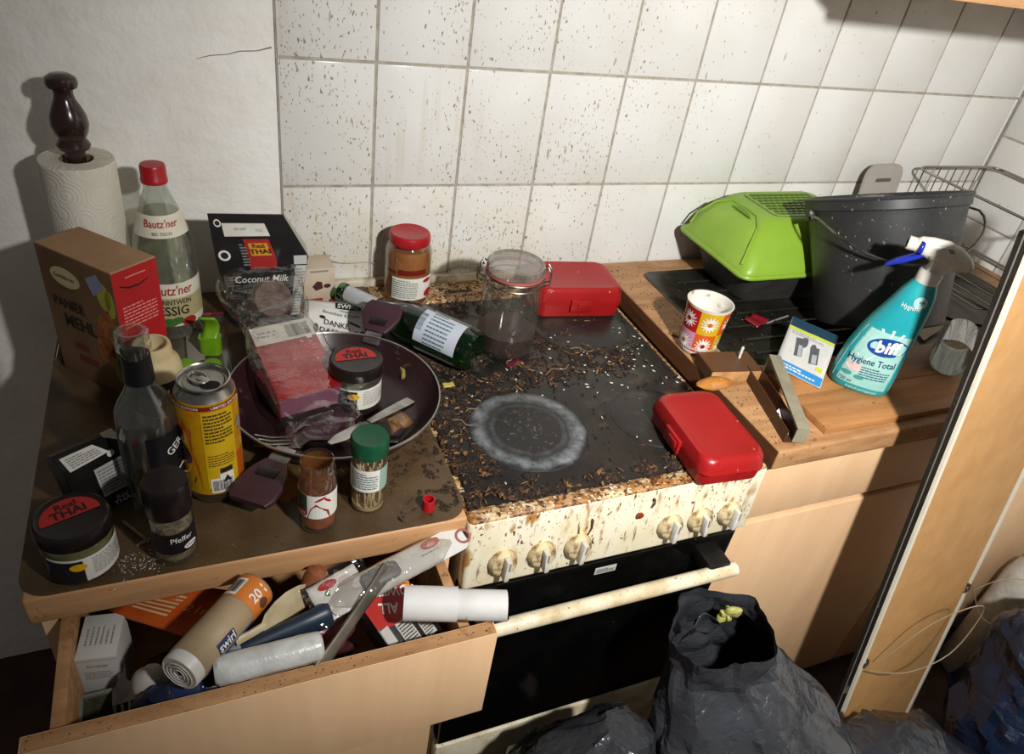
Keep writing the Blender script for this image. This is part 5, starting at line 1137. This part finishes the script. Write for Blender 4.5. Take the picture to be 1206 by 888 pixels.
b = MB(); b.loft(obox(A2 + Vector((0, 0, .002)), A2 - Vector((.0005, .001, .022)), .004, .020)); b.part('end_tab', bgm, t, smooth=0, recalc=True) if False else None
b = MB(); b.loft([[A2 + wv * (s_ * .010) + dr_ * k + Vector((0, 0, z)) for s_, k in ((-1, -.003), (1, -.003), (1, 0), (-1, 0))] for z in (.002, -.024)]); b.part('end_tab', bgm, t, smooth=0, recalc=True)
b = MB(); b.loft([[A1 + wv * (s_ * .010) + dr_ * k + Vector((0, 0, z)) for s_, k in ((-1, 0), (1, 0), (1, .003), (-1, .003))] for z in (.002, -.042)]); b.part('end_leg', bgm, t, smooth=0, recalc=True)
C1 = Vector((.556, -.425, RW + .0125)); C2 = Vector((.509, -.590, RW + .0125)); d_ = (C2 - C1).normalized(); s_ = d_.cross(Vector((0, 0, 1))).normalized()
U_ = [(-.012, .010), (-.012, -.012), (.012, -.012), (.012, .010), (.0105, .010), (.0105, -.0105), (-.0105, -.0105), (-.0105, .010)]
b = MB(); b.loft([[P + s_ * x + Vector((0, 0, z)) for x, z in U_] for P in (C1, C2)]); b.part('channel', brm, t, smooth=0, recalc=True)
# picture pack leaning on the bucket
t, mp = flat('product_card', 'blue and white printed card pack with appliance photo leaning against the bucket', 'packet', [(.604, -.422, RW + .0150), (.642, -.497, RW + .0150), (.732, -.418, RW + .058), (.690, -.345, RW + .058)], .004, mat('card_printwhite', '#c3c1bc', .4), .001, 3)
prt('blue_band', [(x, y) for x, y in rect(.5, .08, 1, .16, 6, 2)[0]] and rect(.5, .08, .98, .16, 6, 2), mp(.0004), mat('card_blue', '#2f86bf', .4), t)
prt('lime_stripe', rect(.5, .80, .98, .05, 6, 1), mp(.0005), mat('card_lime', '#b9c23c', .4), t)
prt('dark_field', rect(.5, .915, .98, .17, 6, 2), mp(.0004), mat('card_petrol', '#1c3a4a', .4), t)
prt('appliance_print', merge(rect(.34, .5, .16, .34, rot=.2), ell(.42, .62, .07, .10), rect(.68, .46, .18, .30, rot=.2), ell(.62, .58, .06, .08)), mp(.0006), mat('print_gunmetal', '#54565a', .4), t)
prt('glass_print', merge(rect(.38, .44, .08, .2, rot=.2), rect(.70, .40, .1, .16, rot=.2)), mp(.001), mat('print_pale', '#9da1a4', .4), t)
prt('green_mark', rect(.86, .27, .14, .07, 2, 1), mp(.0006), ink_lime, t); prt('small_print', sc(lines(0, 0, 1, 1, 2, 4), .45, .08, .8, .09), mp(.0008), inkw, t); prt('small_print', sc(lines(0, 0, 1, 1, 3, 9, thick=.35), .45, .73, .7, .07), mp(.0006), inkg, t)
b = MB(); b.add([(.512, -.532, RW + .001), (.535, -.542, RW + .001), (.538, -.522, RW + .009)], [(0, 1, 2)]); o = b.part('paper_scrap', inkw, smooth=0, solid=.0004); tag(o, 'torn triangular scrap of white and navy paper on the worktop edge', 'paper')
b = MB(); b.add([(.519, -.534, RW + .0022), (.530, -.5385, RW + .0022), (.5335, -.528, RW + .007)], [(0, 1, 2)]); sp2 = b.part('navy_print', mat('print_navy', '#1d2c57', .5), o, smooth=0)
b = MB(); b.box((0, 0, .002), (.018, .006, .004), .0015); o = b.part('plaster_chip', mat('chip_white', '#cbc6ba', .7)); o.location = (.513, -.566, RW + .0003); o.rotation_euler = (0, 0, R_(-60)); tag(o, 'small white plaster chip near the front end of the bracket', 'debris')
b = MB(); b.grid(lambda u, v: ((u - .5) * .028, (v - .5) * .022 * math.sin(PI * max(.05, min(.95, u))), .003 * nz((u * 4, v * 4, 0), 1) + .003), 8, 6); o = b.part('peel_scrap', mat('peel', '#b08a5c', .6), solid=.0015); o.location = (.497, -.283, RW + .0006); tag(o, 'pale brown peel scrap lying next to the mug', 'food scrap')
b = MB(); b.grid(lambda u, v: ((u - .5) * .05 * (1 - .3 * v), (v - .5) * .032, .004 + .002 * math.sin(u * 7)), 8, 6); o = b.part('red_wrapper', mat('wrapper_red', '#7d1a24', .35), solid=.0008); o.location = (.68, -.275, RW + .006); o.rotation_euler = (0, 0, R_(25)); tag(o, 'torn dark red wrapper lying in the sink', 'wrapper')
t, ln, inv = lying('plastic_fork_stem', 'thin white plastic stem lying in the sink beside the red wrapper', 'stick', (.70, -.285, RW + .0075), (.765, -.268, RW + .0075)); b = MB(); b.tube([(0, 0, 0), (0, 0, ln)], .0018, 6); b.part('stem', inkg, t)

# plate and dish rack in the corner, glass lying on its side
t = thing('dish_rack', 'chrome wire dish rack in the corner behind the bucket', 'dish rack', (0, 0, 0))
chrome = mat('chrome_wire', '#9a9790', .25, 1)
xa, xb_, ya, yb = 1.225, 1.49, -.36, -.04; zt_ = ZB + .052
for z, r in ((zt_, .0028), (RW + .03, .0028)):
    b = MB(); b.tube([(x, y, z) for x, y in rrect(xb_ - xa, yb - ya, .03, 4, (xa + xb_) / 2, (ya + yb) / 2)], r, 8, closed=True); b.part('frame_wire', chrome, t)
for i in range(5):
    x = xa + .03 + i * (xb_ - xa - .06) / 4
    b = MB(); b.tube([(x, ya, zt_), (x, ya + .004, RW + .03), (x, ya + .05, RW + .0085), (x, yb - .05, RW + .0085), (x, yb - .004, RW + .03), (x, yb, zt_)], .0016, 6); b.part('cross_wire', chrome, t)
t = thing('chopping_board', 'grey white plastic chopping board standing upright behind the bucket', 'board', (1.15, -.050, RW + .0045), rot=(R_(-6), 0, R_(4)))
b = MB(); M_ = Matrix.Rotation(PI / 2, 4, 'X'); b.prism(rrect(.12, .220, .03, 5, 0, .110), -.003, .003, M_); b.part('slab', mat('board_grey', '#a39d92', .5), t, recalc=True)
b = MB(); b.prism(rrect(.05, .008, .0035, 4, 0, .185), .0031, .0036, M_); b.part('grip_slot', mat('slot_dark', '#56524b', .6), t, recalc=True)
t, ln, inv = lying('drinking_glass', 'clear drinking glass lying on its side at the front of the right worktop', 'glass', (.925, -.503, RW + .0485), (1.03, -.435, RW + .0455))
b = MB(); b.lathe([(.0345, 0), (.0335, 0), (.0300, ln - .006), (.010, ln - .008), (0, ln - .008)], 36); b.lathe([(.0345, 0), (.0310, ln), (0, ln)], 36); b.part('tumbler', clear('tumbler_glass', '#e6ebe9', .22, .05, .03, '#9aa3a0'), t)
t = thing('torn_card', 'torn pale card scrap lying behind the drinking glass', 'paper', (1.03, -.37, RW + .006), R_(8)); b = MB(); b.add([(-.03, -.02, 0), (.07, .0, .004), (-.03, .02, .003), (-.02, .0, .002)], [(0, 1, 3), (3, 1, 2)]); b.part('scrap', mat('card_tan', '#8f8370', .7), t, solid=.001, smooth=0)

# ================================================================== LEANING FRAME AND RUBBISH BAGS
# framed mirror seen from the back, leaning towards the worktop
Pm = Vector((.682, -.712, ZB - .22)); up = Vector((-.123, .093, 1)).normalized(); wd = Vector((1, .19, .10)); wd = (wd - up * wd.dot(up)).normalized(); nb = up.cross(wd).normalized()
if nb.y > 0: nb = -nb
FW = .345; s0 = -.87; s1 = .435
t = thing('framed_mirror', 'large framed mirror seen from its brown fibreboard back, leaning before the sink cabinet', 'mirror', Pm)
fr_m = mat('frame_black', '#26231f', .4, var=(20, '#1b1916', .4, .7), spots=[(80, .7, .76, '#6b665c', (1, 1, .3), 0)]); edge_m = mat('edge_white', '#d8d0bd', .5); mdf = mat('fibreboard', '#b78a55', .7, var=(22, '#ab7e4a', .35, .7), spots=[(160, .74, .78, '#7a5833', (1, 1, 1), 0)])
def fbox(u0, u1, a0, a1, n0, n1): return [[wd * u + up * a0_ + nb * n for u, n in ((u0, n0), (u1, n0), (u1, n1), (u0, n1))] for a0_ in (a0, a1)]
b = MB(); b.loft(fbox(.012, FW - .012, s0 + .012, s1 - .012, .0065, .0085)); b.part('backing_board', mdf, t, smooth=0, recalc=True)
b = MB(); b.loft(fbox(.004, FW - .004, s0 + .004, s1 - .004, -.006, -.003)); b.part('mirror_glass', mat('mirror', '#c9cccc', .03, 1), t, smooth=0, recalc=True)
for u0, u1, a0, a1, nm in ((0, .006, s0, s1, 'frame_rail'), (FW - .006, FW, s0, s1, 'frame_rail'), (0, FW, s0, s0 + .006, 'frame_rail'), (0, FW, s1 - .006, s1, 'frame_rail')):
    b = MB(); b.loft(fbox(u0, u1, a0, a1, -.008, .006)); b.part(nm, fr_m, t, smooth=0, recalc=True)
for u0, u1, a0, a1 in ((.0, .009, s0, s1), (FW - .009, FW, s0, s1)):
    b = MB(); b.loft(fbox(u0, u1, a0, a1, .0068, .0115)); b.part('white_edge', edge_m, t, smooth=0, recalc=True)
b = MB(); b.loft(fbox(-.0006, .0004, s0, s1, -.0015, .0002)); b.part('edge_groove', mat('groove_grey', '#77726a', .4), t, smooth=0, recalc=True)
ah = -.385
for u in (.012, FW - .012):
    b = MB(); q_ = [wd * (u + .006 * math.cos(a)) + up * (ah + .008 * math.sin(a)) + nb * .0125 for a in np.linspace(0, 2 * PI, 13)[:-1]]; b.tube(q_, .0016, 6, closed=True)
    c0 = wd * u + up * (ah + .012) + nb * .0085; b.tube([c0, c0 + nb * .006], .003, 8); b.part('hook', metal_d, t)
def wpath(pts): return [wd * u + up * (ah + a) + nb * n for u, a, n in pts]
def smooth_path(P, n=6):
    P = [Vector(p) for p in P]; out = []
    for i in range(len(P) - 1):
        p0, p1, p2, p3 = P[max(i - 1, 0)], P[i], P[i + 1], P[min(i + 2, len(P) - 1)]
        for k in range(n):
            s_ = k / n; out.append(.5 * ((2 * p1) + (-p0 + p2) * s_ + (2 * p0 - 5 * p1 + 4 * p2 - p3) * s_ ** 2 + (-p0 + 3 * p1 - 3 * p2 + p3) * s_ ** 3))
    out.append(P[-1]); return out
wr_m = mat('hanging_wire', '#b3a88c', .35, .7)
b = MB(); b.tube(smooth_path(wpath([(.012, -.006, .022), (.10, -.045, .05), (.18, -.02, .075), (.225, .06, .08), (.20, .10, .075), (.11, .085, .05), (.03, .015, .028)])), .0011, 6); b.part('wire', wr_m, t)
b = MB(); b.tube(smooth_path(wpath([(FW - .012, .006, .022), (FW + .02, .045, .05), (FW + .085, .02, .08), (FW + .105, -.07, .085), (FW + .06, -.095, .075), (FW + .0, -.05, .05), (FW - .03, .02, .03)])), .0011, 6); b.part('wire', wr_m, t)
q_ = plane(wd * (FW - .06) + up * .33, wd, up, .0165)
prt('sticker', rect(0, 0, .05, .03), plane(wd * .075 + up * .36 + nb * .0090, wd, up, 0.0), inkw, t) 
prt('barcode', bars(.0, .003, .036, .014, 16, 4), plane(wd * .075 + up * .36 + nb * .0095, wd, up, 0.0), ink, t)

# rubbish bags
def bag_mat(name, col, col2, rough):
    if name in MATS: return MATS[name]
    m = bpy.data.materials.new(name); m.use_nodes = True; t = NT(m); b = t.b
    co = t.coord(); t.link(t.mix(t.ramp(t.noise(co, 12, 4), .35, .7), srgb(col), srgb(col2)), b.inputs['Base Color'])
    b.inputs['Roughness'].default_value = rough; b.inputs['Specular IOR Level'].default_value = .6
    v = t.new('ShaderNodeTexVoronoi', feature='DISTANCE_TO_EDGE'); v.inputs['Scale'].default_value = 13
    nn = t.new('ShaderNodeTexNoise'); nn.inputs['Scale'].default_value = 14; nn.inputs['Detail'].default_value = 4; t.link(co, nn.inputs['Vector'])
    vm = t.new('ShaderNodeVectorMath', operation='ADD'); vs_ = t.new('ShaderNodeVectorMath', operation='SCALE'); vs_.inputs['Scale'].default_value = .12; t.link(nn.outputs['Color'], vs_.inputs[0]); t.link(co, vm.inputs[0]); t.link(vs_.outputs[0], vm.inputs[1]); t.link(vm.outputs[0], v.inputs['Vector'])
    h_ = t.mul(t.ramp(v.outputs['Distance'], 0, .25), t.mul(t.noise(co, 70, 4, .7), .5), 'ADD')
    t.bump(h_, .5, .005); MATS[name] = m; return m
def bag(name, label, cat, rings, mt, seed, amp=.02, open_top=False, nu=72, nv=60, folds=9):
    """rings: (z, cx, cy, rx, ry) from floor up"""
    zs = [r[0] for r in rings]; cx0, cy0 = rings[0][1], rings[0][2]
    t = thing(name, label, cat, (cx0, cy0, 0))
    def fn(u, v):
        z = zs[0] + (zs[-1] - zs[0]) * v; cx, cy, rx, ry = (np.interp(z, zs, [r[k] for r in rings]) for k in (1, 2, 3, 4))
        a = 2 * PI * u; d = Vector((math.sin(a), -math.cos(a), 0)); q = Vector((d.x * rx, d.y * ry, z))
        big = nz(q, 5.5, seed); rid = 1 - abs(nz((q.x, q.y, q.z * .45), 10, seed + 1)) * 2; fine = 1 - abs(nz((q.x, q.y, q.z * .5), 24, seed + 2)) * 2
        fold = math.cos(a * folds + 5 * nz((d.x, d.y, z * 3), 1.5, seed + 4)) * (.5 - .2 * v)
        k = amp * (1.3 * big + 1.0 * rid + .55 * fine + .35 * fold) * (1 if v > .02 else .2)
        return (cx + d.x * (rx + k) - cx0, cy + d.y * (ry + k) - cy0, z + amp * .4 * nz(q, 12, seed + 3) * v)
    nu, nv = int(nu * .62), int(nv * .6); b = MB(); b.grid(fn, nu, nv)
    if not open_top:
        tz = rings[-1]; k = len(b.v); b.v.append((tz[1] - cx0, tz[2] - cy0, tz[0] + .004)); base = nv * (nu + 1); b.f += [(base + i, base + i + 1, k) for i in range(nu)]
    b.part('film', mt, t, smooth=16)
    return t, fn
bm1 = bag_mat('bag_film_black', '#2b2c2f', '#35363a', .24); bm2 = bag_mat('bag_film_blue', '#16233a', '#101a2c', .28); bm3 = bag_mat('bag_film_slate', '#1b2129', '#12161c', .28)
t, fn = bag('rubbish_bag', 'open upright black bin bag standing before the oven handle with scraps inside', 'rubbish bag',
        [(.0, .43, -.86, .11, .10), (.06, .44, -.87, .135, .12), (.25, .445, -.87, .15, .13), (.40, .44, -.855, .165, .13), (.50, .42, -.825, .155, .11), (.58, .38, -.785, .10, .075), (.645, .345, -.752, .066, .05), (.70, .335, -.742, .058, .046)], bm1, 2, .020, True, 96, 80)
b = MB(); b.grid(lambda u, v: (.275 - .43 + .045 * u + .012 * math.sin(v * 3), -.742 + .86 + .012 * math.sin(u * 3) - .01 * v, .685 + .060 * v * (1 - .5 * abs(u - .4)) + .004 * nz((u * 4, v * 4, 0), 1)), 10, 10); b.part('torn_flap', bm1, t, solid=.0006)
o = crumple('food_waste', 'yellowish food scrap showing in the mouth of the upright black bag', 'food scrap', (.372, -.722, .690), (.014, .010, .014), mat('waste_yellow', '#9d9850', .6), 21, .9, 24, 60)
t, fn = bag('rubbish_bag', 'low shiny slate black bin bag at the foot of the leaning mirror', 'rubbish bag',
        [(.0, .80, -.95, .09, .09), (.05, .80, -.95, .115, .11), (.22, .79, -.94, .125, .11), (.34, .76, -.925, .13, .10), (.42, .72, -.905, .09, .07), (.455, .71, -.895, .045, .035), (.465, .71, -.89, .012, .012)], bm3, 5, .022)
t, fn = bag('rubbish_bag', 'bulky blue bin bag with gathered folds right of the leaning mirror', 'rubbish bag',
        [(.0, 1.25, -.91, .14, .11), (.06, 1.25, -.91, .17, .13), (.25, 1.24, -.90, .18, .13), (.38, 1.22, -.87, .16, .115), (.46, 1.19, -.84, .13, .09), (.50, 1.16, -.82, .07, .05), (.515, 1.16, -.82, .02, .02)], bm2, 8, .022, folds=14)
t, fn = bag('rubbish_bag', 'small crumpled black bin bag lying low in front of the oven door', 'rubbish bag',
        [(.0, .10, -.80, .09, .09), (.06, .10, -.80, .11, .11), (.30, .115, -.80, .11, .10), (.44, .16, -.785, .10, .08), (.51, .19, -.775, .06, .05), (.55, .20, -.77, .02, .02)], bm1, 11, .024)
t = thing('white_canister', 'white plastic canister standing in the corner behind the blue bag', 'canister', (1.43, -.655, 0)); t.scale = (.85, .85, .80)
b = MB(); b.lathe([(0, .002), (.06, 0), (.065, .006), (.065, .42), (.055, .47), (.03, .50), (.022, .505), (.022, .53), (0, .531)], 32); b.part('body', mat('canister_white', '#b9b4aa', .5, var=(30, '#9f998c', .4, .7), bump=(90, .4, .003)), t)
b = MB(); b.lathe([(.024, .515), (.026, .516), (.026, .54), (0, .541)], 24); b.part('cap', mat('canister_cap', '#a09a8e', .5), t)

# ================================================================== CRUMBS AND GRIME
def scatter(name, label, pts, mt, seed, smin, smax, flatk=.5, long=1.0):
    rd = random.Random(seed); b = MB()
    oct_f = [(0, 2, 4), (2, 1, 4), (1, 3, 4), (3, 0, 4), (2, 0, 5), (1, 2, 5), (3, 1, 5), (0, 3, 5)]
    for (x, y, z) in pts:
        s_ = rd.uniform(smin, smax) * rd.choice((.6, .8, 1, 1, 1.3)); a = rd.uniform(0, 2 * PI); c, sn = math.cos(a), math.sin(a); l_ = long * rd.uniform(.7, 1.4); h_ = s_ * flatk * rd.uniform(.6, 1.3)
        V = []
        for px, py, pz in ((-1, 0, 0), (1, 0, 0), (0, -1, 0), (0, 1, 0), (0, 0, 1), (0, 0, -1)):
            px = px * s_ * l_ * rd.uniform(.6, 1.2); py = py * s_ * rd.uniform(.5, 1.1); pz = pz * h_
            V.append((x + px * c - py * sn, y + px * sn + py * c, z + pz + h_ * .55))
        b.add(V, oct_f)
    o = b.part(name, mt, smooth=0); return tag(o, label, 'crumbs', None, 'stuff')
rd = random.Random(77)
HZ = ST + .0012
zones = [(.133, -.456, .093)]
def hobpts(n, seed, dens):
    r_ = random.Random(seed); out = []
    while len(out) < n:
        x = r_.uniform(-.002, .450); y = r_.uniform(-.595, -.09)
        if r_.random() > dens(x, y): continue
        if math.hypot(x - .133, y + .456) < .090: continue
        if x > .325 and -.635 < y < -.465: continue
        if math.hypot(x - .176, y + .242) < .051 or (x > .27 and y > -.18): continue
        out.append((x, y, HZ if y > -.584 else HZ - .003))
    return out
def d1(x, y):
    v = .02
    if x < .05: v = 1
    elif x < .10: v = max(v, .45)
    if y < -.565: v = 1.0
    if -.36 < y < -.27 and x < .40: v = max(v, .75 - abs(y + .315) * 6)
    if y > -.36 and x < .30: v = max(v, .35)
    if x > .41 and y < -.25: v = max(v, .12)
    if x > .27 and y < -.55: v = max(v, .6)
    if x > .24 and y < -.34 and y > -.55: v = min(v, .04)
    c = nz((x, y, 0), 38, 3) + .5 * nz((x, y, 0), 90, 5)
    return v * max(0, min(1, .42 + 1.5 * c))
scatter('burnt_crumbs', 'thick layer of dark burnt crumbs around the cooking zone on the hob', hobpts(6200, 1, d1), mat('crumb_dark', '#1a120d', .9, var=(140, '#2c1d12', .4, .65), world=True), 1, .0014, .0042)
scatter('brown_crumbs', 'brown food crumbs and husks mixed in along the hob edges', hobpts(1700, 2, d1), mat('crumb_brown', '#4f3520', .85, var=(140, '#2a1a0f', .38, .6), world=True), 2, .0014, .0044, .45, 1.6)
scatter('pale_crumbs', 'pale grain crumbs sprinkled over the dirt on the hob', hobpts(420, 3, d1), mat('crumb_pale', '#a08259', .8, var=(90, '#6f5433', .4, .65), world=True), 3, .0009, .0022, .5, 1.3)
def d3(x, y): return max(0, nz((x, y, 0), 55, 6)) * (1.6 if x < .045 else .9 if y < -.56 else .7 if (-.37 < y < -.26 and x < .36) else .35 if x < .12 else .02)
def husks(n, seed, mt, name, label):
    r_ = random.Random(seed); b = MB()
    for (x, y, z) in hobpts(n, seed, d3):
        a = r_.uniform(0, 2 * PI); L_ = r_.uniform(.005, .011); W_ = r_.uniform(.002, .0045); k = r_.uniform(.3, .9)
        M_ = Matrix.Translation((x, y, z + .0035)) @ Matrix.Rotation(a, 4, 'Z') @ Matrix.Rotation(r_.uniform(-.5, .5), 4, 'X') @ Matrix.Rotation(r_.uniform(-.3, .3), 4, 'Y')
        b.grid(lambda u, v: ((u - .5) * L_, (v - .5) * W_ * (1 - .6 * (2 * u - 1) ** 2), k * W_ * (.5 - (2 * v - 1) ** 2 * .5) + .3 * W_ * math.sin(u * 5)), 4, 2, M_)
    o = b.part(name, mt, smooth=40); return tag(o, label, 'crumbs', None, 'stuff')
husks(300, 31, mat('husk_brown', '#6b4726', .7, var=(60, '#3d2613', .38, .62), world=True), 'onion_husks', 'curled brown onion and food husks heaped along the left of the hob')
husks(110, 32, mat('husk_tan', '#94703f', .7, var=(60, '#5d4020', .38, .62), world=True), 'peel_flakes', 'light tan dry peel flakes lying in the dirt on the hob')
def d2(x, y): return 1.0 if (-.40 < y < -.20 and x > .14) else (.15 if y > -.56 else .05)
def worm(n, seed, pts, r, mt, name, label):
    r_ = random.Random(seed); b = MB()
    for (x, y, z) in pts:
        a = r_.uniform(0, 2 * PI); l_ = r_.uniform(.003, .0058); k = r_.uniform(-1.6, 1.6); P = []
        for q_ in range(4):
            P.append((x, y, z + r)); x += l_ / 3 * math.cos(a); y += l_ / 3 * math.sin(a); a += k / 3
        b.tube(P, [r * .7, r, r, r * .6], 5)
    o = b.part(name, mt, smooth=60); return tag(o, label, 'crumbs', None, 'stuff')
worm(0, 4, hobpts(95, 4, d2), .0011, mat('larva_white', '#cfc8b6', .5), 'white_larvae', 'tiny curled white larvae scattered over the black hob')
# spill onto the table film near the cooker, worktops, drawer edge, cooker front lip
def area(n, seed, x0, x1, y0, y1, z, f=None):
    r_ = random.Random(seed); out = []
    while len(out) < n:
        x, y = r_.uniform(x0, x1), r_.uniform(y0, y1)
        if f is None or r_.random() < f(x, y): out.append((x, y, z))
    return out
def offpan(x, y): return 0 if nz((x, y, 0), 45, 9) < -.05 or nz((x, y, 0), 110, 2) < 0 or (math.hypot(x + .13, y + .37) < .12 or math.hypot(x + .055, y + .577) < .010 or math.hypot(x + .125, y + .55) < .024) else max(.03, min(1, (x + .10) / .09)) * (1 if y < -.30 else .4)
scatter('mat_crumbs', 'dark crumbs spilled over the right edge of the brown table film', area(520, 5, -.12, -.012, -.59, -.12, TOP, offpan), MATS['crumb_dark'], 5, .0007, .0026, .5, 1.4)
scatter('mat_husks', 'light brown husks spilled beside the pan on the brown table film', area(320, 6, -.13, -.014, -.59, -.12, TOP, offpan), MATS['crumb_brown'], 6, .0009, .0026, .4, 1.6)
scatter('salt_grains', 'white salt grains sprinkled beside the pepper jar', [(-.375 + random.Random(i).gauss(0, .016), -.580 + random.Random(i + 999).gauss(0, .009), TOP) for i in range(170)], mat('salt', '#cfccc4', .5), 7, .0005, .0010)
scatter('board_crumbs', 'dark crumbs along the worktop strip left of the sink', area(260, 8, .482, .548, -.59, -.02, RW, lambda x, y: 0 if (math.hypot(x - .508, y + .328) < .036 or -.44 < y < -.37) else .6) + area(60, 9, .56, 1.2, -.050, -.008, RW), MATS['crumb_dark'], 8, .0006, .0017)
scatter('drawer_edge_crumbs', 'fine crumbs lying on the top edge of the drawer front', area(80, 10, -.478, -.022, -.743, -.730, ZB - .2242), MATS['crumb_brown'], 10,   .0004, .0011)
scatter('sink_crumbs', 'small pale crumbs strewn over the dirty sink', area(120, 11, .58, .98, -.40, -.08, RW + .0042, lambda x, y: 0 if math.hypot(x - .868, y + .268) < .12 or y > -.24 and x > .62 else 1), MATS['crumb_pale'], 11, .0006, .0015)
scatter('rear_crumbs', 'black burnt bits on the rear strip of the cooker', area(240, 12, .0, .26, -.082, -.02, ST + .005, lambda x, y: 0 if math.hypot(x - .053, y + .062) < .042 else 1), MATS['crumb_dark'], 12, .0008, .0026)
for i, (x, y, L_, a) in enumerate(((.215, -.335, .055, .3), (.29, -.27, .04, -.4), (.03, -.415, .03, -.7), (.36, -.33, .03, 1.0), (.16, -.30, .03, .9), (.055, -.40, .022, .2))):
    b = MB(); b.tube(smooth_path([(0, 0, .001), (L_ * .35, L_ * .12, .0025), (L_ * .7, -L_ * .05, .0015), (L_, L_ * .08, .001)], 4), .0009, 5); o = b.part('dry_stalk', mat('stalk', '#7d6a4a', .8)); o.location = (x, y, HZ + .001); o.rotation_euler = (0, 0, a)
    tag(o, ['long thin dry stalk across the middle of the hob', 'dry fibre before the rear red lunch box', 'short straw between film and cooking zone', 'dry straw behind the front red lunch box', 'thin stalk right behind the cooking zone', 'tiny stalk at the left rim of the cooking zone'][i], 'stalk')
b = MB(); b.grid(lambda u, v: ((u - .5) * .032, (v - .5) * .016, .002 + .001 * nz((u * 4, v * 4, 0), 1)), 6, 4); o = b.part('onion_skin', mat('onion_purple', '#5b1a2a', .4), solid=.0008); o.location = (.175, -.295, HZ + .001); o.rotation_euler = (0, 0, R_(20)); tag(o, 'purple red onion skin scrap lying before the preserving jar', 'food scrap')
b = MB(); b.grid(lambda u, v: ((u - .5) * .018, (v - .5) * .012, .002 + .002 * nz((u * 4, v * 4, 0), 1, 3)), 5, 4); o = b.part('cheese_scrap', mat('scrap_straw', '#b5a55a', .6), solid=.001); o.location = (.048, -.335, HZ + .003); tag(o, 'small straw yellow scrap between green bottle and cooking zone', 'food scrap')
# clear string along the tiles
b = MB(); b.tube(smooth_path([(-.082, -.004, ZB - .118), (-.07, -.006, ZB - .135), (-.04, -.005, ZB - .142), (.0, -.004, ZB - .142), (.012, -.01, ZB - .15)]), .0009, 6); tag(b.part('clear_string', mat('string_grey', '#a39a88', .4)), 'thin greyish cord hanging along the lowest tiles beside the sauce jar', 'cord')
